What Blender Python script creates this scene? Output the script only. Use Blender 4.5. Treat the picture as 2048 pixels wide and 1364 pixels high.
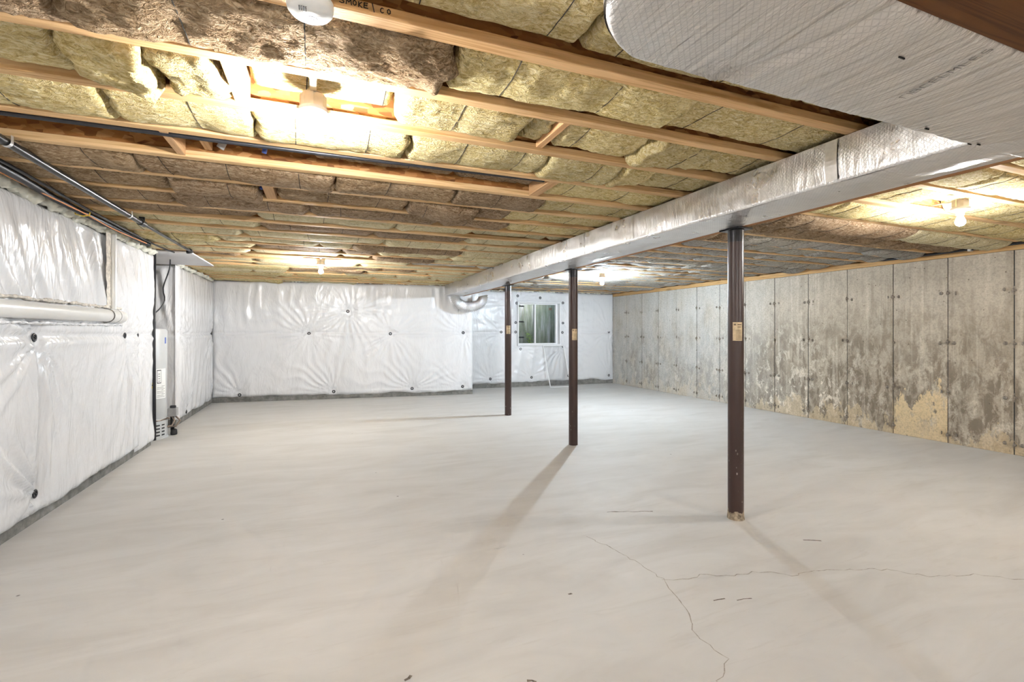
import bpy, bmesh, math, random
import numpy as np
from mathutils import Vector, Matrix, noise as mnoise

for o in list(bpy.data.objects):
    bpy.data.objects.remove(o)
SC = bpy.context.scene
COL = SC.collection

# ------------------------------------------------------------------ camera
CAM_H = 1.382
YAW = math.radians(21.75)
cd = bpy.data.cameras.new('camera')
cd.sensor_fit = 'HORIZONTAL'
cd.sensor_width = 36.0
cd.lens = 950.0 / 2048.0 * 36.0
cd.shift_y = -20.0 / 2048.0
cd.clip_start = 0.02
cam = bpy.data.objects.new('camera', cd)
COL.objects.link(cam)
cam.location = (0, 0, CAM_H)
cam.rotation_euler = (math.pi / 2, 0, -YAW)
SC.camera = cam

# ------------------------------------------------------------------ sky
W = bpy.data.worlds.new('sky')
SC.world = W
W.use_nodes = True
wn = W.node_tree
wn.nodes.clear()
wo = wn.nodes.new('ShaderNodeOutputWorld')
wb = wn.nodes.new('ShaderNodeBackground')
ws = wn.nodes.new('ShaderNodeTexSky')
ws.sky_type = 'NISHITA'
ws.sun_disc = False
ws.sun_elevation = math.radians(50)
ws.sun_rotation = math.radians(200)
wb.inputs['Strength'].default_value = 3.0
wm = wn.nodes.new('ShaderNodeMix')
wm.data_type = 'RGBA'
wm.inputs[0].default_value = 0.75
wm.inputs[7].default_value = (0.30, 0.30, 0.285, 1)     # overcast
wn.links.new(ws.outputs[0], wm.inputs[6])
wn.links.new(wm.outputs[2], wb.inputs['Color'])
wn.links.new(wb.outputs[0], wo.inputs['Surface'])

# ------------------------------------------------------------------ exposure
SC.view_settings.view_transform = 'Standard'
SC.view_settings.look = 'None'
SC.view_settings.gamma = 1.0
SC.view_settings.use_curve_mapping = False
SC.view_settings.exposure = 2.15
SC.cycles.max_bounces = 5
SC.cycles.diffuse_bounces = 4
SC.cycles.glossy_bounces = 3
SC.cycles.transparent_max_bounces = 8
SC.cycles.sample_clamp_indirect = 6.0
SC.cycles.use_light_tree = False
SC.cycles.use_adaptive_sampling = True
SC.cycles.adaptive_threshold = 0.08
SC.cycles.adaptive_min_samples = 10
SC.cycles.caustics_reflective = False
SC.cycles.caustics_refractive = False

BULB_WARM = (0.985, 0.985, 0.985)
BULB_COOL = (0.78, 0.92, 1.05)
BULB_STRENGTH = {'near': 400.0, 'far': 760.0, 'cool': 1550.0, 'rear_fill': 1400.0}

# ------------------------------------------------------------------ helpers
R = random.Random(7)

def vnoise(u, v, seed=0):
    """value noise on arrays, range -1..1"""
    rs = np.random.RandomState(seed)
    T = rs.rand(256, 256) * 2 - 1
    u = np.asarray(u, float); v = np.asarray(v, float)
    iu = np.floor(u).astype(int); iv = np.floor(v).astype(int)
    fu = u - iu; fv = v - iv
    fu = fu * fu * (3 - 2 * fu); fv = fv * fv * (3 - 2 * fv)
    a = T[iu & 255, iv & 255]; b = T[(iu + 1) & 255, iv & 255]
    c = T[iu & 255, (iv + 1) & 255]; d = T[(iu + 1) & 255, (iv + 1) & 255]
    return (a * (1 - fu) + b * fu) * (1 - fv) + (c * (1 - fu) + d * fu) * fv

def link(o, parent=None):
    COL.objects.link(o)
    if parent is not None:
        o.parent = parent
    return o

def mesh_obj(name, verts, faces, mat, parent=None, smooth=False, mats=None, fmat=None):
    me = bpy.data.meshes.new(name)
    me.from_pydata([tuple(v) for v in verts], [], faces)
    for m in (mats or [mat]):
        me.materials.append(m)
    if fmat is not None:
        me.polygons.foreach_set('material_index', fmat)
    if smooth:
        me.polygons.foreach_set('use_smooth', [True] * len(me.polygons))
    me.update()
    return link(bpy.data.objects.new(name, me), parent)

def empty(name, loc=(0, 0, 0)):
    o = bpy.data.objects.new(name, None)
    o.empty_display_size = 0.05
    o.location = loc
    return link(o)

def tag(o, label=None, cat=None, group=None, kind=None):
    if label: o['label'] = label
    if cat: o['category'] = cat
    if group: o['group'] = group
    if kind: o['kind'] = kind
    return o

class MB:
    def __init__(s):
        s.v = []; s.f = []; s.m = []
    def add(s, verts, faces, mi=0):
        n = len(s.v)
        s.v += [tuple(p) for p in verts]
        s.f += [tuple(i + n for i in f) for f in faces]
        s.m += [mi] * len(faces)
        return s
    def box(s, x0, x1, y0, y1, z0, z1, mi=0):
        v = [(x0, y0, z0), (x1, y0, z0), (x1, y1, z0), (x0, y1, z0), (x0, y0, z1), (x1, y0, z1), (x1, y1, z1), (x0, y1, z1)]
        f = [(0, 3, 2, 1), (4, 5, 6, 7), (0, 1, 5, 4), (1, 2, 6, 5), (2, 3, 7, 6), (3, 0, 4, 7)]
        return s.add(v, f, mi)
    def bevel_box(s, x0, x1, y0, y1, z0, z1, b=0.004, mi=0):
        bm = bmesh.new()
        bmesh.ops.create_cube(bm, size=1.0)
        for v in bm.verts:
            v.co = Vector((x0 + (v.co.x + .5) * (x1 - x0), y0 + (v.co.y + .5) * (y1 - y0), z0 + (v.co.z + .5) * (z1 - z0)))
        bmesh.ops.bevel(bm, geom=bm.edges[:], offset=b, segments=1, affect='EDGES', profile=0.5)
        bm.verts.index_update()
        s.add([v.co[:] for v in bm.verts], [[v.index for v in f.verts] for f in bm.faces], mi)
        bm.free()
        return s
    def tube(s, pts, r, n=12, cap=True, mi=0):
        pts = [Vector(p) for p in pts]
        k = len(pts)
        rs = r if isinstance(r, (list, tuple)) else [r] * k
        verts = []; faces = []
        t0 = (pts[1] - pts[0]).normalized()
        up = Vector((0, 0, 1)) if abs(t0.z) < 0.9 else Vector((1, 0, 0))
        nrm = t0.cross(up).normalized()
        for i, p in enumerate(pts):
            if i == 0: t = pts[1] - pts[0]
            elif i == k - 1: t = pts[-1] - pts[-2]
            else: t = (pts[i + 1] - pts[i - 1])
            t.normalize()
            nrm = (nrm - t * nrm.dot(t)).normalized()
            bn = t.cross(nrm)
            for j in range(n):
                a = 2 * math.pi * j / n
                verts.append(p + (nrm * math.cos(a) + bn * math.sin(a)) * rs[i])
        for i in range(k - 1):
            for j in range(n):
                a = i * n + j; b = i * n + (j + 1) % n
                faces.append((a, b, b + n, a + n))
        if cap:
            faces.append(tuple(range(n - 1, -1, -1)))
            faces.append(tuple((k - 1) * n + j for j in range(n)))
        return s.add(verts, faces, mi)
    def lathe(s, prof, c=(0, 0, 0), n=24, mi=0, capb=True, capt=True):
        """prof: list of (radius, z) from bottom to top, axis z"""
        verts = []; faces = []
        for r, z in prof:
            for j in range(n):
                a = 2 * math.pi * j / n
                verts.append((c[0] + r * math.cos(a), c[1] + r * math.sin(a), c[2] + z))
        for i in range(len(prof) - 1):
            for j in range(n):
                a = i * n + j; b = i * n + (j + 1) % n
                faces.append((a, b, b + n, a + n))
        if capb: faces.append(tuple(range(n - 1, -1, -1)))
        if capt: faces.append(tuple((len(prof) - 1) * n + j for j in range(n)))
        return s.add(verts, faces, mi)
    def build(s, name, mat, parent=None, smooth=False, mats=None):
        o = mesh_obj(name, s.v, s.f, mat, parent, smooth, mats, s.m if mats else None)
        return o

def smooth_by_angle(o, ang=40):
    me = o.data
    me.polygons.foreach_set('use_smooth', [True] * len(me.polygons))
    bm = bmesh.new(); bm.from_mesh(me)
    for e in bm.edges:
        if len(e.link_faces) == 2 and e.calc_face_angle(0) > math.radians(ang):
            e.smooth = False
    bm.to_mesh(me); bm.free()
    return o

# ------------------------------------------------------------------ materials
class NT:
    def __init__(s, name):
        s.mat = bpy.data.materials.new(name)
        s.mat.use_nodes = True
        s.t = s.mat.node_tree
        s.t.nodes.clear()
        s.out = s.n('ShaderNodeOutputMaterial')
        s.b = s.n('ShaderNodeBsdfPrincipled')
        s.t.links.new(s.b.outputs[0], s.out.inputs['Surface'])
    def n(s, typ, **kw):
        nd = s.t.nodes.new(typ)
        for k, v in kw.items():
            setattr(nd, k, v)
        return nd
    def l(s, a, b):
        s.t.links.new(a, b)
    def pos(s, scale=(1, 1, 1), obj=False, rand=False, rot=(0, 0, 0)):
        mp = s.n('ShaderNodeMapping')
        mp.inputs['Scale'].default_value = scale
        mp.inputs['Rotation'].default_value = rot
        if obj:
            src = s.n('ShaderNodeTexCoord').outputs['Object']
        else:
            src = s.n('ShaderNodeNewGeometry').outputs['Position']
        if rand:
            oi = s.n('ShaderNodeObjectInfo')
            m = s.n('ShaderNodeMath', operation='MULTIPLY'); m.inputs[1].default_value = 37.0
            s.l(oi.outputs['Random'], m.inputs[0])
            ad = s.n('ShaderNodeVectorMath', operation='ADD')
            s.l(src, ad.inputs[0]); s.l(m.outputs[0], ad.inputs[1])
            src = ad.outputs[0]
        s.l(src, mp.inputs['Vector'])
        return mp.outputs[0]
    def noise(s, vec, scale, detail=4, rough=0.55, dist=0.0):
        nd = s.n('ShaderNodeTexNoise')
        nd.inputs['Scale'].default_value = scale
        nd.inputs['Detail'].default_value = detail
        nd.inputs['Roughness'].default_value = rough
        nd.inputs['Distortion'].default_value = dist
        s.l(vec, nd.inputs['Vector'])
        return nd.outputs['Fac']
    def voronoi(s, vec, scale, feature='F1'):
        nd = s.n('ShaderNodeTexVoronoi', feature=feature)
        nd.inputs['Scale'].default_value = scale
        s.l(vec, nd.inputs['Vector'])
        return nd.outputs['Distance']
    def ramp(s, fac, stops, interp='LINEAR'):
        nd = s.n('ShaderNodeValToRGB')
        nd.color_ramp.interpolation = interp
        e = nd.color_ramp.elements
        while len(e) < len(stops): e.new(0.5)
        for i, (p, c) in enumerate(stops):
            e[i].position = p
            e[i].color = (c if isinstance(c, tuple) else (c, c, c)) + (1,)
        s.l(fac, nd.inputs[0])
        return nd.outputs[0]
    def mix(s, fac, a, b, mode='MIX'):
        nd = s.n('ShaderNodeMix', data_type='RGBA', blend_type=mode)
        for sock, val in ((nd.inputs[0], fac), (nd.inputs[6], a), (nd.inputs[7], b)):
            if isinstance(val, (int, float)): sock.default_value = val
            elif isinstance(val, tuple): sock.default_value = val + (1,)
            else: s.l(val, sock)
        return nd.outputs[2]
    def math(s, op, a, b=None, clamp=False):
        nd = s.n('ShaderNodeMath', operation=op, use_clamp=clamp)
        for i, val in enumerate((a, b)):
            if val is None: continue
            if isinstance(val, (int, float)): nd.inputs[i].default_value = val
            else: s.l(val, nd.inputs[i])
        return nd.outputs[0]
    def bump(s, h, strength=0.3, dist=0.01, prev=None):
        nd = s.n('ShaderNodeBump')
        nd.inputs['Strength'].default_value = strength
        nd.inputs['Distance'].default_value = dist
        s.l(h, nd.inputs['Height'])
        if prev is not None: s.l(prev, nd.inputs['Normal'])
        return nd.outputs[0]
    def set(s, **kw):
        for k, v in kw.items():
            sock = s.b.inputs[k.replace('_', ' ')]
            if isinstance(v, tuple) and len(v) == 3: v = v + (1,)
            if hasattr(v, 'node'): s.l(v, sock)
            else: sock.default_value = v
        return s

def simple(name, col, rough=0.5, metal=0.0, spec=0.5, var=0.06, scale=20.0, bump=0.0):
    m = NT(name)
    p = m.pos(obj=True)
    nf = m.noise(p, scale, 4)
    lo = tuple(max(0, c * (1 - var * 2)) for c in col); hi = tuple(min(1, c * (1 + var * 2)) for c in col)
    c = m.ramp(nf, [(0.3, lo), (0.7, hi)])
    m.set(Base_Color=c, Roughness=rough, Metallic=metal, Specular_IOR_Level=spec)
    if bump: m.set(Normal=m.bump(nf, bump, 0.005))
    return m.mat

def wood_mat(name, light, dark, axis='X', rough=0.65):
    m = NT(name)
    sc = {'X': (1.6, 48, 48), 'Y': (48, 1.6, 48), 'Z': (48, 48, 1.6)}[axis]
    p = m.pos(sc, rand=True)
    g = m.noise(p, 1.0, 3, 0.6, 1.2)
    sc2 = tuple(v * (0.3 if v < 5 else 0.06) for v in sc)
    big = m.noise(m.pos(sc2, rand=True), 1.0, 3)
    c = m.ramp(g, [(0.34, dark), (0.52, light), (0.72, tuple(min(1, x * 1.12) for x in light))])
    oi = m.n('ShaderNodeObjectInfo')
    tint = m.ramp(oi.outputs['Random'], [(0, (0.86, 0.82, 0.76)), (0.5, (1, 1, 1)), (1, (1.0, 0.93, 0.86))])
    c = m.mix(1.0, c, tint, 'MULTIPLY')
    c = m.mix(m.math('MULTIPLY', big, 0.25), c, dark)
    # knots
    k = m.voronoi(m.pos(tuple(v * (0.7 if v < 5 else 0.10) for v in sc), rand=True), 1.0)
    kk = m.ramp(k, [(0.06, 1.0), (0.14, 0.0)])
    c = m.mix(m.math('MULTIPLY', kk, 0.55), c, tuple(x * 0.45 for x in dark))
    m.set(Base_Color=c, Roughness=rough, Specular_IOR_Level=0.25, Normal=m.bump(g, 0.15, 0.003))
    return m.mat

def batt_mat(name, lo, mid, hi, streak=1.0):
    m = NT(name)
    p = m.pos((1, 1, 1), rand=True)
    big = m.noise(p, 5.0, 2, 0.6)
    fib = m.noise(m.pos((30, 55, 40), rand=True), 1.0, 3, 0.75, 1.0)
    fine = m.noise(p, 160.0, 2, 0.7)
    c = m.ramp(fib, [(0.34, lo), (0.5, mid), (0.66, hi)])
    c = m.mix(m.ramp(big, [(0.40, 0.0), (0.68, 0.65)]), c, m.ramp(fib, [(0.3, mid), (0.7, hi)]))
    oi = m.n('ShaderNodeObjectInfo')
    tint = m.ramp(oi.outputs['Random'], [(0, (0.82, 0.82, 0.80)), (0.5, (0.96, 0.95, 0.93)), (1, (1.0, 0.99, 0.92))])
    c = m.mix(1.0, c, tint, 'MULTIPLY')
    dk = m.ramp(m.noise(p, 22.0, 3, 0.65), [(0.30, 0.5), (0.42, 0.0)])
    c = m.mix(dk, c, tuple(x * 0.6 for x in lo))
    n1 = m.bump(fib, 0.85, 0.020)
    n2 = m.bump(fine, 0.45, 0.005, n1)
    n3 = m.bump(big, 0.5, 0.03, n2)
    m.set(Base_Color=c, Roughness=0.95, Specular_IOR_Level=0.08, Normal=n3)
    return m.mat

M = {}
M['joist'] = wood_mat('joist_pine', (0.73, 0.50, 0.265), (0.56, 0.335, 0.14), 'X')
M['block'] = wood_mat('blocking_pine', (0.68, 0.43, 0.23), (0.55, 0.32, 0.15), 'Y')
M['sill'] = wood_mat('sill_pine', (0.56, 0.37, 0.17), (0.42, 0.25, 0.10), 'Y')
M['beam'] = wood_mat('beam_wood', (0.42, 0.20, 0.075), (0.28, 0.12, 0.04), 'Y')
M['header'] = wood_mat('header_wood', (0.15, 0.060, 0.017), (0.085, 0.032, 0.010), 'X')
M['gold'] = batt_mat('golden_wool', (0.46, 0.330, 0.120), (0.70, 0.565, 0.275), (0.86, 0.77, 0.52))
M['pale'] = batt_mat('pale_wool', (0.48, 0.385, 0.19), (0.66, 0.57, 0.35), (0.80, 0.73, 0.54))
M['brown'] = batt_mat('brown_wool', (0.16, 0.098, 0.050), (0.32, 0.215, 0.128), (0.53, 0.41, 0.29))
M['grey'] = batt_mat('cool_lit_wool', (0.26, 0.235, 0.20), (0.42, 0.39, 0.35), (0.58, 0.56, 0.52))  # far batts: cool light put into the wool colour as grey

# oriented strand board
m = NT('strand_board')
p = m.pos((19, 60, 46), rot=(0.0, 0.5, 0.0))
v1 = m.n('ShaderNodeTexVoronoi'); v1.inputs['Scale'].default_value = 1.0
m.l(p, v1.inputs['Vector'])
c = m.ramp(m.noise(v1.outputs['Color'], 3.0, 2), [(0.3, (0.16, 0.055, 0.015)), (0.5, (0.38, 0.16, 0.045)), (0.7, (0.55, 0.30, 0.12))])
m.set(Base_Color=c, Roughness=0.7, Specular_IOR_Level=0.3, Normal=m.bump(v1.outputs['Distance'], 0.3, 0.01))
M['osb'] = m.mat

# foil facing
def foil_mat(name, wrinkle_scale, scrim_rot, rough=0.3, wr=0.35, base=(0.70, 0.68, 0.66)):
    m = NT(name)
    p = m.pos()
    w = m.noise(m.pos(wrinkle_scale), 1.0, 4, 0.55, 0.6)
    w2 = m.noise(p, 6.0, 3)
    def lines(rot, sc):
        wv = m.n('ShaderNodeTexWave', wave_type='BANDS', bands_direction='X', wave_profile='SIN')
        wv.inputs['Scale'].default_value = sc
        wv.inputs['Distortion'].default_value = 0.0
        m.l(m.pos((1, 1, 1), rot=rot), wv.inputs['Vector'])
        return m.ramp(wv.outputs['Fac'], [(0.90, 0.0), (0.985, 1.0)])
    s1 = lines(scrim_rot[0], 22.0); s2 = lines(scrim_rot[1], 22.0)
    sc = m.math('MAXIMUM', s1, s2)
    c = m.mix(m.math('MULTIPLY', sc, 0.35), base, tuple(x * 0.62 for x in base))
    c = m.mix(m.ramp(w2, [(0.35, 0.0), (0.75, 0.25)]), c, tuple(x * 0.8 for x in base))
    n1 = m.bump(w, wr, 0.05)
    n2 = m.bump(sc, 0.25, 0.002, n1)
    n3 = m.bump(w2, 0.12, 0.03, n2)
    m.set(Base_Color=c, Metallic=0.9, Roughness=m.ramp(w2, [(0.3, rough - 0.05), (0.7, rough + 0.08)]), Normal=n3)
    return m.mat
d45 = math.radians(45)
M['foil_side'] = foil_mat('foil_facing_side', (3, 30, 5.0), ((d45, 0, math.pi / 2), (-d45, 0, math.pi / 2)), 0.30, 0.16, (0.72, 0.70, 0.68))
M['foil_under'] = foil_mat('foil_facing_under', (4, 26, 4), ((0, 0, d45), (0, 0, -d45)), 0.32, 0.22, (0.78, 0.765, 0.76))
M['foil_branch'] = foil_mat('foil_facing_branch', (22, 2.4, 4), ((0, 0, d45), (0, 0, -d45)), 0.38, 0.40, (0.75, 0.72, 0.69))
M['tape'] = simple('foil_tape', (0.78, 0.77, 0.75), 0.3, 0.85, 0.5, 0.05, 30, 0.15)
m = NT('crinkled_foil')
p = m.pos()
m.set(Base_Color=(0.78, 0.77, 0.75), Metallic=0.95, Roughness=0.22, Normal=m.bump(m.noise(p, 38.0, 5, 0.7), 0.9, 0.03))
M['flex'] = m.mat

# plastic faced insulation blanket
def plastic_mat(name, col, rough=0.24):
    m = NT(name)
    p = m.pos()
    w = m.noise(m.pos((7, 7, 2.2)), 1.0, 2, 0.6, 1.5)
    fine = m.noise(m.pos((26, 26, 11)), 1.0, 2, 0.6, 0.8)
    c = m.mix(m.ramp(m.noise(p, 1.4, 3), [(0.35, 0.0), (0.75, 0.5)]), col, tuple(x * 0.93 for x in col))
    n1 = m.bump(w, 0.28, 0.05)
    n2 = m.bump(fine, 0.18, 0.012, n1)
    m.set(Base_Color=c, Roughness=rough, Specular_IOR_Level=0.55, Normal=n2)
    return m.mat
M['plastic'] = plastic_mat('white_plastic_facing', (0.755, 0.755, 0.765))
M['pvc'] = simple('white_pvc', (0.80, 0.79, 0.76), 0.28, 0, 0.5, 0.02, 6)
M['foam'] = simple('spray_foam', (0.74, 0.73, 0.64), 0.85, 0, 0.2, 0.10, 18, 0.5)
M['raw_wool'] = simple('raw_wool', (0.70, 0.65, 0.58), 0.95, 0, 0.1, 0.15, 30, 0.5)
M['black'] = simple('black_rubber', (0.018, 0.018, 0.022), 0.45, 0, 0.5, 0.1, 30)
M['black_metal'] = simple('black_iron', (0.035, 0.034, 0.036), 0.28, 0.6, 0.5, 0.1, 12)
M['clamp'] = simple('zinc_clamp', (0.70, 0.70, 0.70), 0.3, 0.7, 0.5, 0.05, 20)
M['orange'] = simple('orange_wire', (0.75, 0.30, 0.10), 0.5)
M['yellow'] = simple('yellow_tape', (0.75, 0.55, 0.06), 0.5)
M['blue'] = simple('blue_pipe', (0.07, 0.12, 0.42), 0.4)
M['grey_pipe'] = simple('grey_pipe', (0.35, 0.34, 0.33), 0.5)
M['white'] = simple('white_plastic', (0.82, 0.82, 0.80), 0.4, 0, 0.5, 0.02)
M['porcelain'] = simple('porcelain', (0.86, 0.85, 0.83), 0.15, 0, 0.5, 0.01)
M['box_beige'] = simple('beige_box', (0.66, 0.62, 0.52), 0.5, 0, 0.4, 0.04)
M['screw'] = simple('bright_screw', (0.72, 0.66, 0.55), 0.3, 0.9)
M['board'] = simple('white_board', (0.74, 0.73, 0.74), 0.6, 0, 0.3, 0.02, 3)
M['ink'] = simple('black_marker', (0.02, 0.018, 0.02), 0.6)
M['print'] = simple('grey_print', (0.16, 0.15, 0.145), 0.5)
M['staple'] = simple('dark_staple', (0.05, 0.045, 0.04), 0.9, 0, 0.1)
M['vinyl'] = simple('window_vinyl', (0.84, 0.84, 0.84), 0.3, 0, 0.5, 0.01)
M['grey_enamel'] = simple('grey_enamel', (0.52, 0.53, 0.53), 0.3, 0, 0.5, 0.03, 4)
M['grey_dark'] = simple('dark_gap', (0.02, 0.02, 0.02), 0.9)
M['copper'] = simple('steel_tube', (0.30, 0.24, 0.20), 0.35, 0.8)
M['leaf'] = simple('leaf_green', (0.36, 0.55, 0.12), 0.5, 0, 0.4, 0.25, 30)
M['stem'] = simple('stem_green', (0.16, 0.20, 0.06), 0.6)

# painted steel column
m = NT('brown_column_paint')
p = m.pos()
c = m.ramp(m.noise(m.pos((6, 6, 1.2)), 1.0, 4), [(0.3, (0.034, 0.017, 0.013)), (0.7, (0.056, 0.027, 0.021))])
sp = m.ramp(m.voronoi(m.pos((26, 26, 14)), 1.0), [(0.10, 1.0), (0.15, 0.0)])
zz = m.n('ShaderNodeSeparateXYZ'); m.l(p, zz.inputs[0])
low = m.ramp(zz.outputs[2], [(0.0, 1.0), (0.9, 0.0)])
sm = m.math('MULTIPLY', m.math('MULTIPLY', sp, low), m.ramp(m.noise(p, 9.0, 2), [(0.45, 0.0), (0.55, 1.0)]))
c = m.mix(sm, c, (0.50, 0.44, 0.38))
m.set(Base_Color=c, Roughness=0.38, Specular_IOR_Level=0.5)
M['column'] = m.mat
M['column_foot'] = simple('mortar_foot', (0.36, 0.29, 0.21), 0.9, 0, 0.2, 0.3, 40, 0.6)
M['paper'] = simple('tan_paper', (0.60, 0.47, 0.30), 0.8, 0, 0.2, 0.1, 30)
M['paper_print'] = simple('paper_ink', (0.17, 0.12, 0.08), 0.8)

# poured concrete wall
def concrete_mat(name):
    m = NT(name)
    geo = m.pos()
    xyz = m.n('ShaderNodeSeparateXYZ'); m.l(geo, xyz.inputs[0])
    yy, z = xyz.outputs[1], xyz.outputs[2]
    big = m.noise(geo, 0.9, 5, 0.6)
    c = m.ramp(big, [(0.3, (0.225, 0.195, 0.157)), (0.5, (0.31, 0.28, 0.235)), (0.72, (0.40, 0.37, 0.32))])
    # lighter smooth upper part, dark mottled lower part
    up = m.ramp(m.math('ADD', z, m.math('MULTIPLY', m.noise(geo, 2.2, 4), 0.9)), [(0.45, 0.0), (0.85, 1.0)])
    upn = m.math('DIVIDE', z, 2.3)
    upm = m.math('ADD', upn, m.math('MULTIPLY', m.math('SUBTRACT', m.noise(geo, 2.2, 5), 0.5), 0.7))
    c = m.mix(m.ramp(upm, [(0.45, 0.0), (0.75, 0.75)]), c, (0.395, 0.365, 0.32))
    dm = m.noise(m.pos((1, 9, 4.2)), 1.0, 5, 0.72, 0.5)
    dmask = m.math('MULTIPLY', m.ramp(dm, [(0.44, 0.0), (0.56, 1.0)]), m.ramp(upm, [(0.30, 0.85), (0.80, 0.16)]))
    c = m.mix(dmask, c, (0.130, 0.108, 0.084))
    # vertical runs
    st = m.noise(m.pos((1, 11, 0.45)), 1.0, 5, 0.6, 0.5)
    c = m.mix(m.ramp(st, [(0.52, 0.0), (0.68, 0.45)]), c, (0.20, 0.175, 0.14))
    c = m.mix(m.ramp(m.noise(m.pos((1, 17, 0.6)), 1.0, 4), [(0.56, 0.0), (0.72, 0.35)]), c, (0.60, 0.57, 0.51))
    # white efflorescence
    ef = m.noise(m.pos((1, 8, 4.6)), 1.0, 5, 0.78, 0.6)
    efm = m.math('MULTIPLY', m.ramp(ef, [(0.53, 0.0), (0.60, 1.0)]), m.ramp(upm, [(0.10, 0.9), (0.62, 0.12)]))
    efy = m.ramp(m.math('DIVIDE', yy, 11.0), [(0.40, 0.35), (0.45, 1.0), (0.55, 1.0), (0.62, 0.55)])
    c = m.mix(m.math('MULTIPLY', efm, efy), c, (0.66, 0.63, 0.57))
    # sandy stain rising from the floor on one pour
    ny = m.math('MULTIPLY', m.math('SUBTRACT', m.noise(m.pos((1, 5, 2.2)), 1.0, 6, 0.65), 0.5), 1.7)
    pz = m.math('LESS_THAN', m.math('ADD', z, ny), 0.52)
    py = m.math('MULTIPLY', m.math('GREATER_THAN', yy, 3.456), m.math('LESS_THAN', yy, 4.062))
    brk = m.ramp(m.noise(m.pos((1, 9, 4.0)), 1.0, 4, 0.7), [(0.38, 0.1), (0.50, 0.85)])
    c = m.mix(m.math('MULTIPLY', m.math('MULTIPLY', pz, py), brk), c, (0.55, 0.45, 0.29))
    pz2 = m.math('LESS_THAN', m.math('ADD', z, m.math('MULTIPLY', ny, 1.0)), 0.16)
    c = m.mix(m.math('MULTIPLY', pz2, 0.6), c, (0.47, 0.39, 0.27))
    farp = m.ramp(m.math('DIVIDE', yy, 11.0), [(0.46, 0.0), (0.68, 0.62)])  # far panels: greyer pour, with cool far light also put into the colour
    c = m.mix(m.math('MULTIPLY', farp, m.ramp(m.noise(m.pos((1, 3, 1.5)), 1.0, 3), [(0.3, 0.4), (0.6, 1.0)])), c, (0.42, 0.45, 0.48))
    # pits and specks
    pits = m.ramp(m.voronoi(m.pos((1, 9, 9)), 1.0), [(0.05, 1.0), (0.09, 0.0)])
    c = m.mix(m.math('MULTIPLY', pits, 0.8), c, (0.09, 0.075, 0.06))
    c = m.mix(1.0, c, (1.30, 1.22, 1.11), 'MULTIPLY')
    fine = m.noise(geo, 50.0, 3, 0.7)
    c = m.mix(m.ramp(fine, [(0.35, 0.35), (0.55, 0.0)]), c, (0.18, 0.155, 0.125))
    n1 = m.bump(fine, 0.35, 0.004)
    n2 = m.bump(dm, 0.25, 0.01, n1)
    m.set(Base_Color=c, Roughness=0.85, Specular_IOR_Level=0.2, Normal=n2)
    return m.mat
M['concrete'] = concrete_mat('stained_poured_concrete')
m = NT('dark_footing_concrete')
p = m.pos()
c = m.ramp(m.noise(p, 9.0, 6, 0.7), [(0.3, (0.13, 0.125, 0.115)), (0.6, (0.27, 0.26, 0.24)), (0.8, (0.40, 0.385, 0.36))])
m.set(Base_Color=c, Roughness=0.9, Specular_IOR_Level=0.15, Normal=m.bump(m.noise(p, 40, 4), 0.4, 0.01))
M['footing'] = m.mat
M['tie'] = simple('tie_stub', (0.24, 0.21, 0.175), 0.8, 0.1, 0.3, 0.25, 40, 0.5)

# slab
m = NT('slab_concrete')
p = m.pos()
b1 = m.noise(p, 0.55, 4, 0.55)
b2 = m.noise(m.pos((1.0, 3.2, 1), rot=(0, 0, math.radians(12))), 1.1, 4, 0.62, 0.9)
c = m.ramp(b2, [(0.3, (0.535, 0.512, 0.482)), (0.5, (0.595, 0.576, 0.549)), (0.72, (0.650, 0.634, 0.612))])
c = m.mix(m.ramp(b1, [(0.35, 0.0), (0.7, 0.6)]), c, (0.60, 0.575, 0.55))
tro = m.noise(m.pos((2.0, 16, 1), rot=(0, 0, math.radians(-8))), 1.0, 4, 0.6, 1.8)
c = m.mix(m.ramp(tro, [(0.58, 0.0), (0.70, 0.22)]), c, (0.46, 0.42, 0.375))
spk = m.ramp(m.voronoi(p, 2.3), [(0.016, 1.0), (0.024, 0.0)])
c = m.mix(m.math('MULTIPLY', spk, 0.8), c, (0.10, 0.085, 0.07))
fine = m.noise(p, 120.0, 2, 0.7)
m.set(Base_Color=c, Roughness=0.62, Specular_IOR_Level=0.25, Normal=m.bump(tro, 0.05, 0.004, m.bump(fine, 0.10, 0.002)))
M['slab'] = m.mat
M['crack'] = simple('crack_line', (0.36, 0.325, 0.285), 0.9, 0, 0.1, 0.2, 40)
M['scuff'] = simple('dark_scuff', (0.20, 0.165, 0.14), 0.9, 0, 0.1, 0.3, 60)

m = NT('well_wall')
p = m.pos()
c = m.ramp(m.noise(m.pos((7, 7, 1.2)), 1.0, 5, 0.65), [(0.3, (0.12, 0.145, 0.085)), (0.5, (0.27, 0.29, 0.22)), (0.68, (0.50, 0.48, 0.46))])
m.set(Base_Color=c, Roughness=0.7)
M['well'] = m.mat
M['gravel'] = simple('well_gravel', (0.30, 0.27, 0.22), 0.9, 0, 0.2, 0.4, 30, 0.8)

def emit_mat(name, col, strength):
    mt = bpy.data.materials.new(name); mt.use_nodes = True
    t = mt.node_tree; t.nodes.clear()
    o = t.nodes.new('ShaderNodeOutputMaterial'); e = t.nodes.new('ShaderNodeEmission')
    e.inputs[0].default_value = col + (1,); e.inputs[1].default_value = strength
    t.links.new(e.outputs[0], o.inputs['Surface'])
    return mt
for _k in ('near', 'far', 'rear_fill'):
    M['bulb_' + _k] = emit_mat('lit_bulb_' + _k, BULB_WARM, BULB_STRENGTH[_k])
M['bulb_cool'] = emit_mat('lit_bulb_cool', BULB_COOL, BULB_STRENGTH['cool'])

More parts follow.
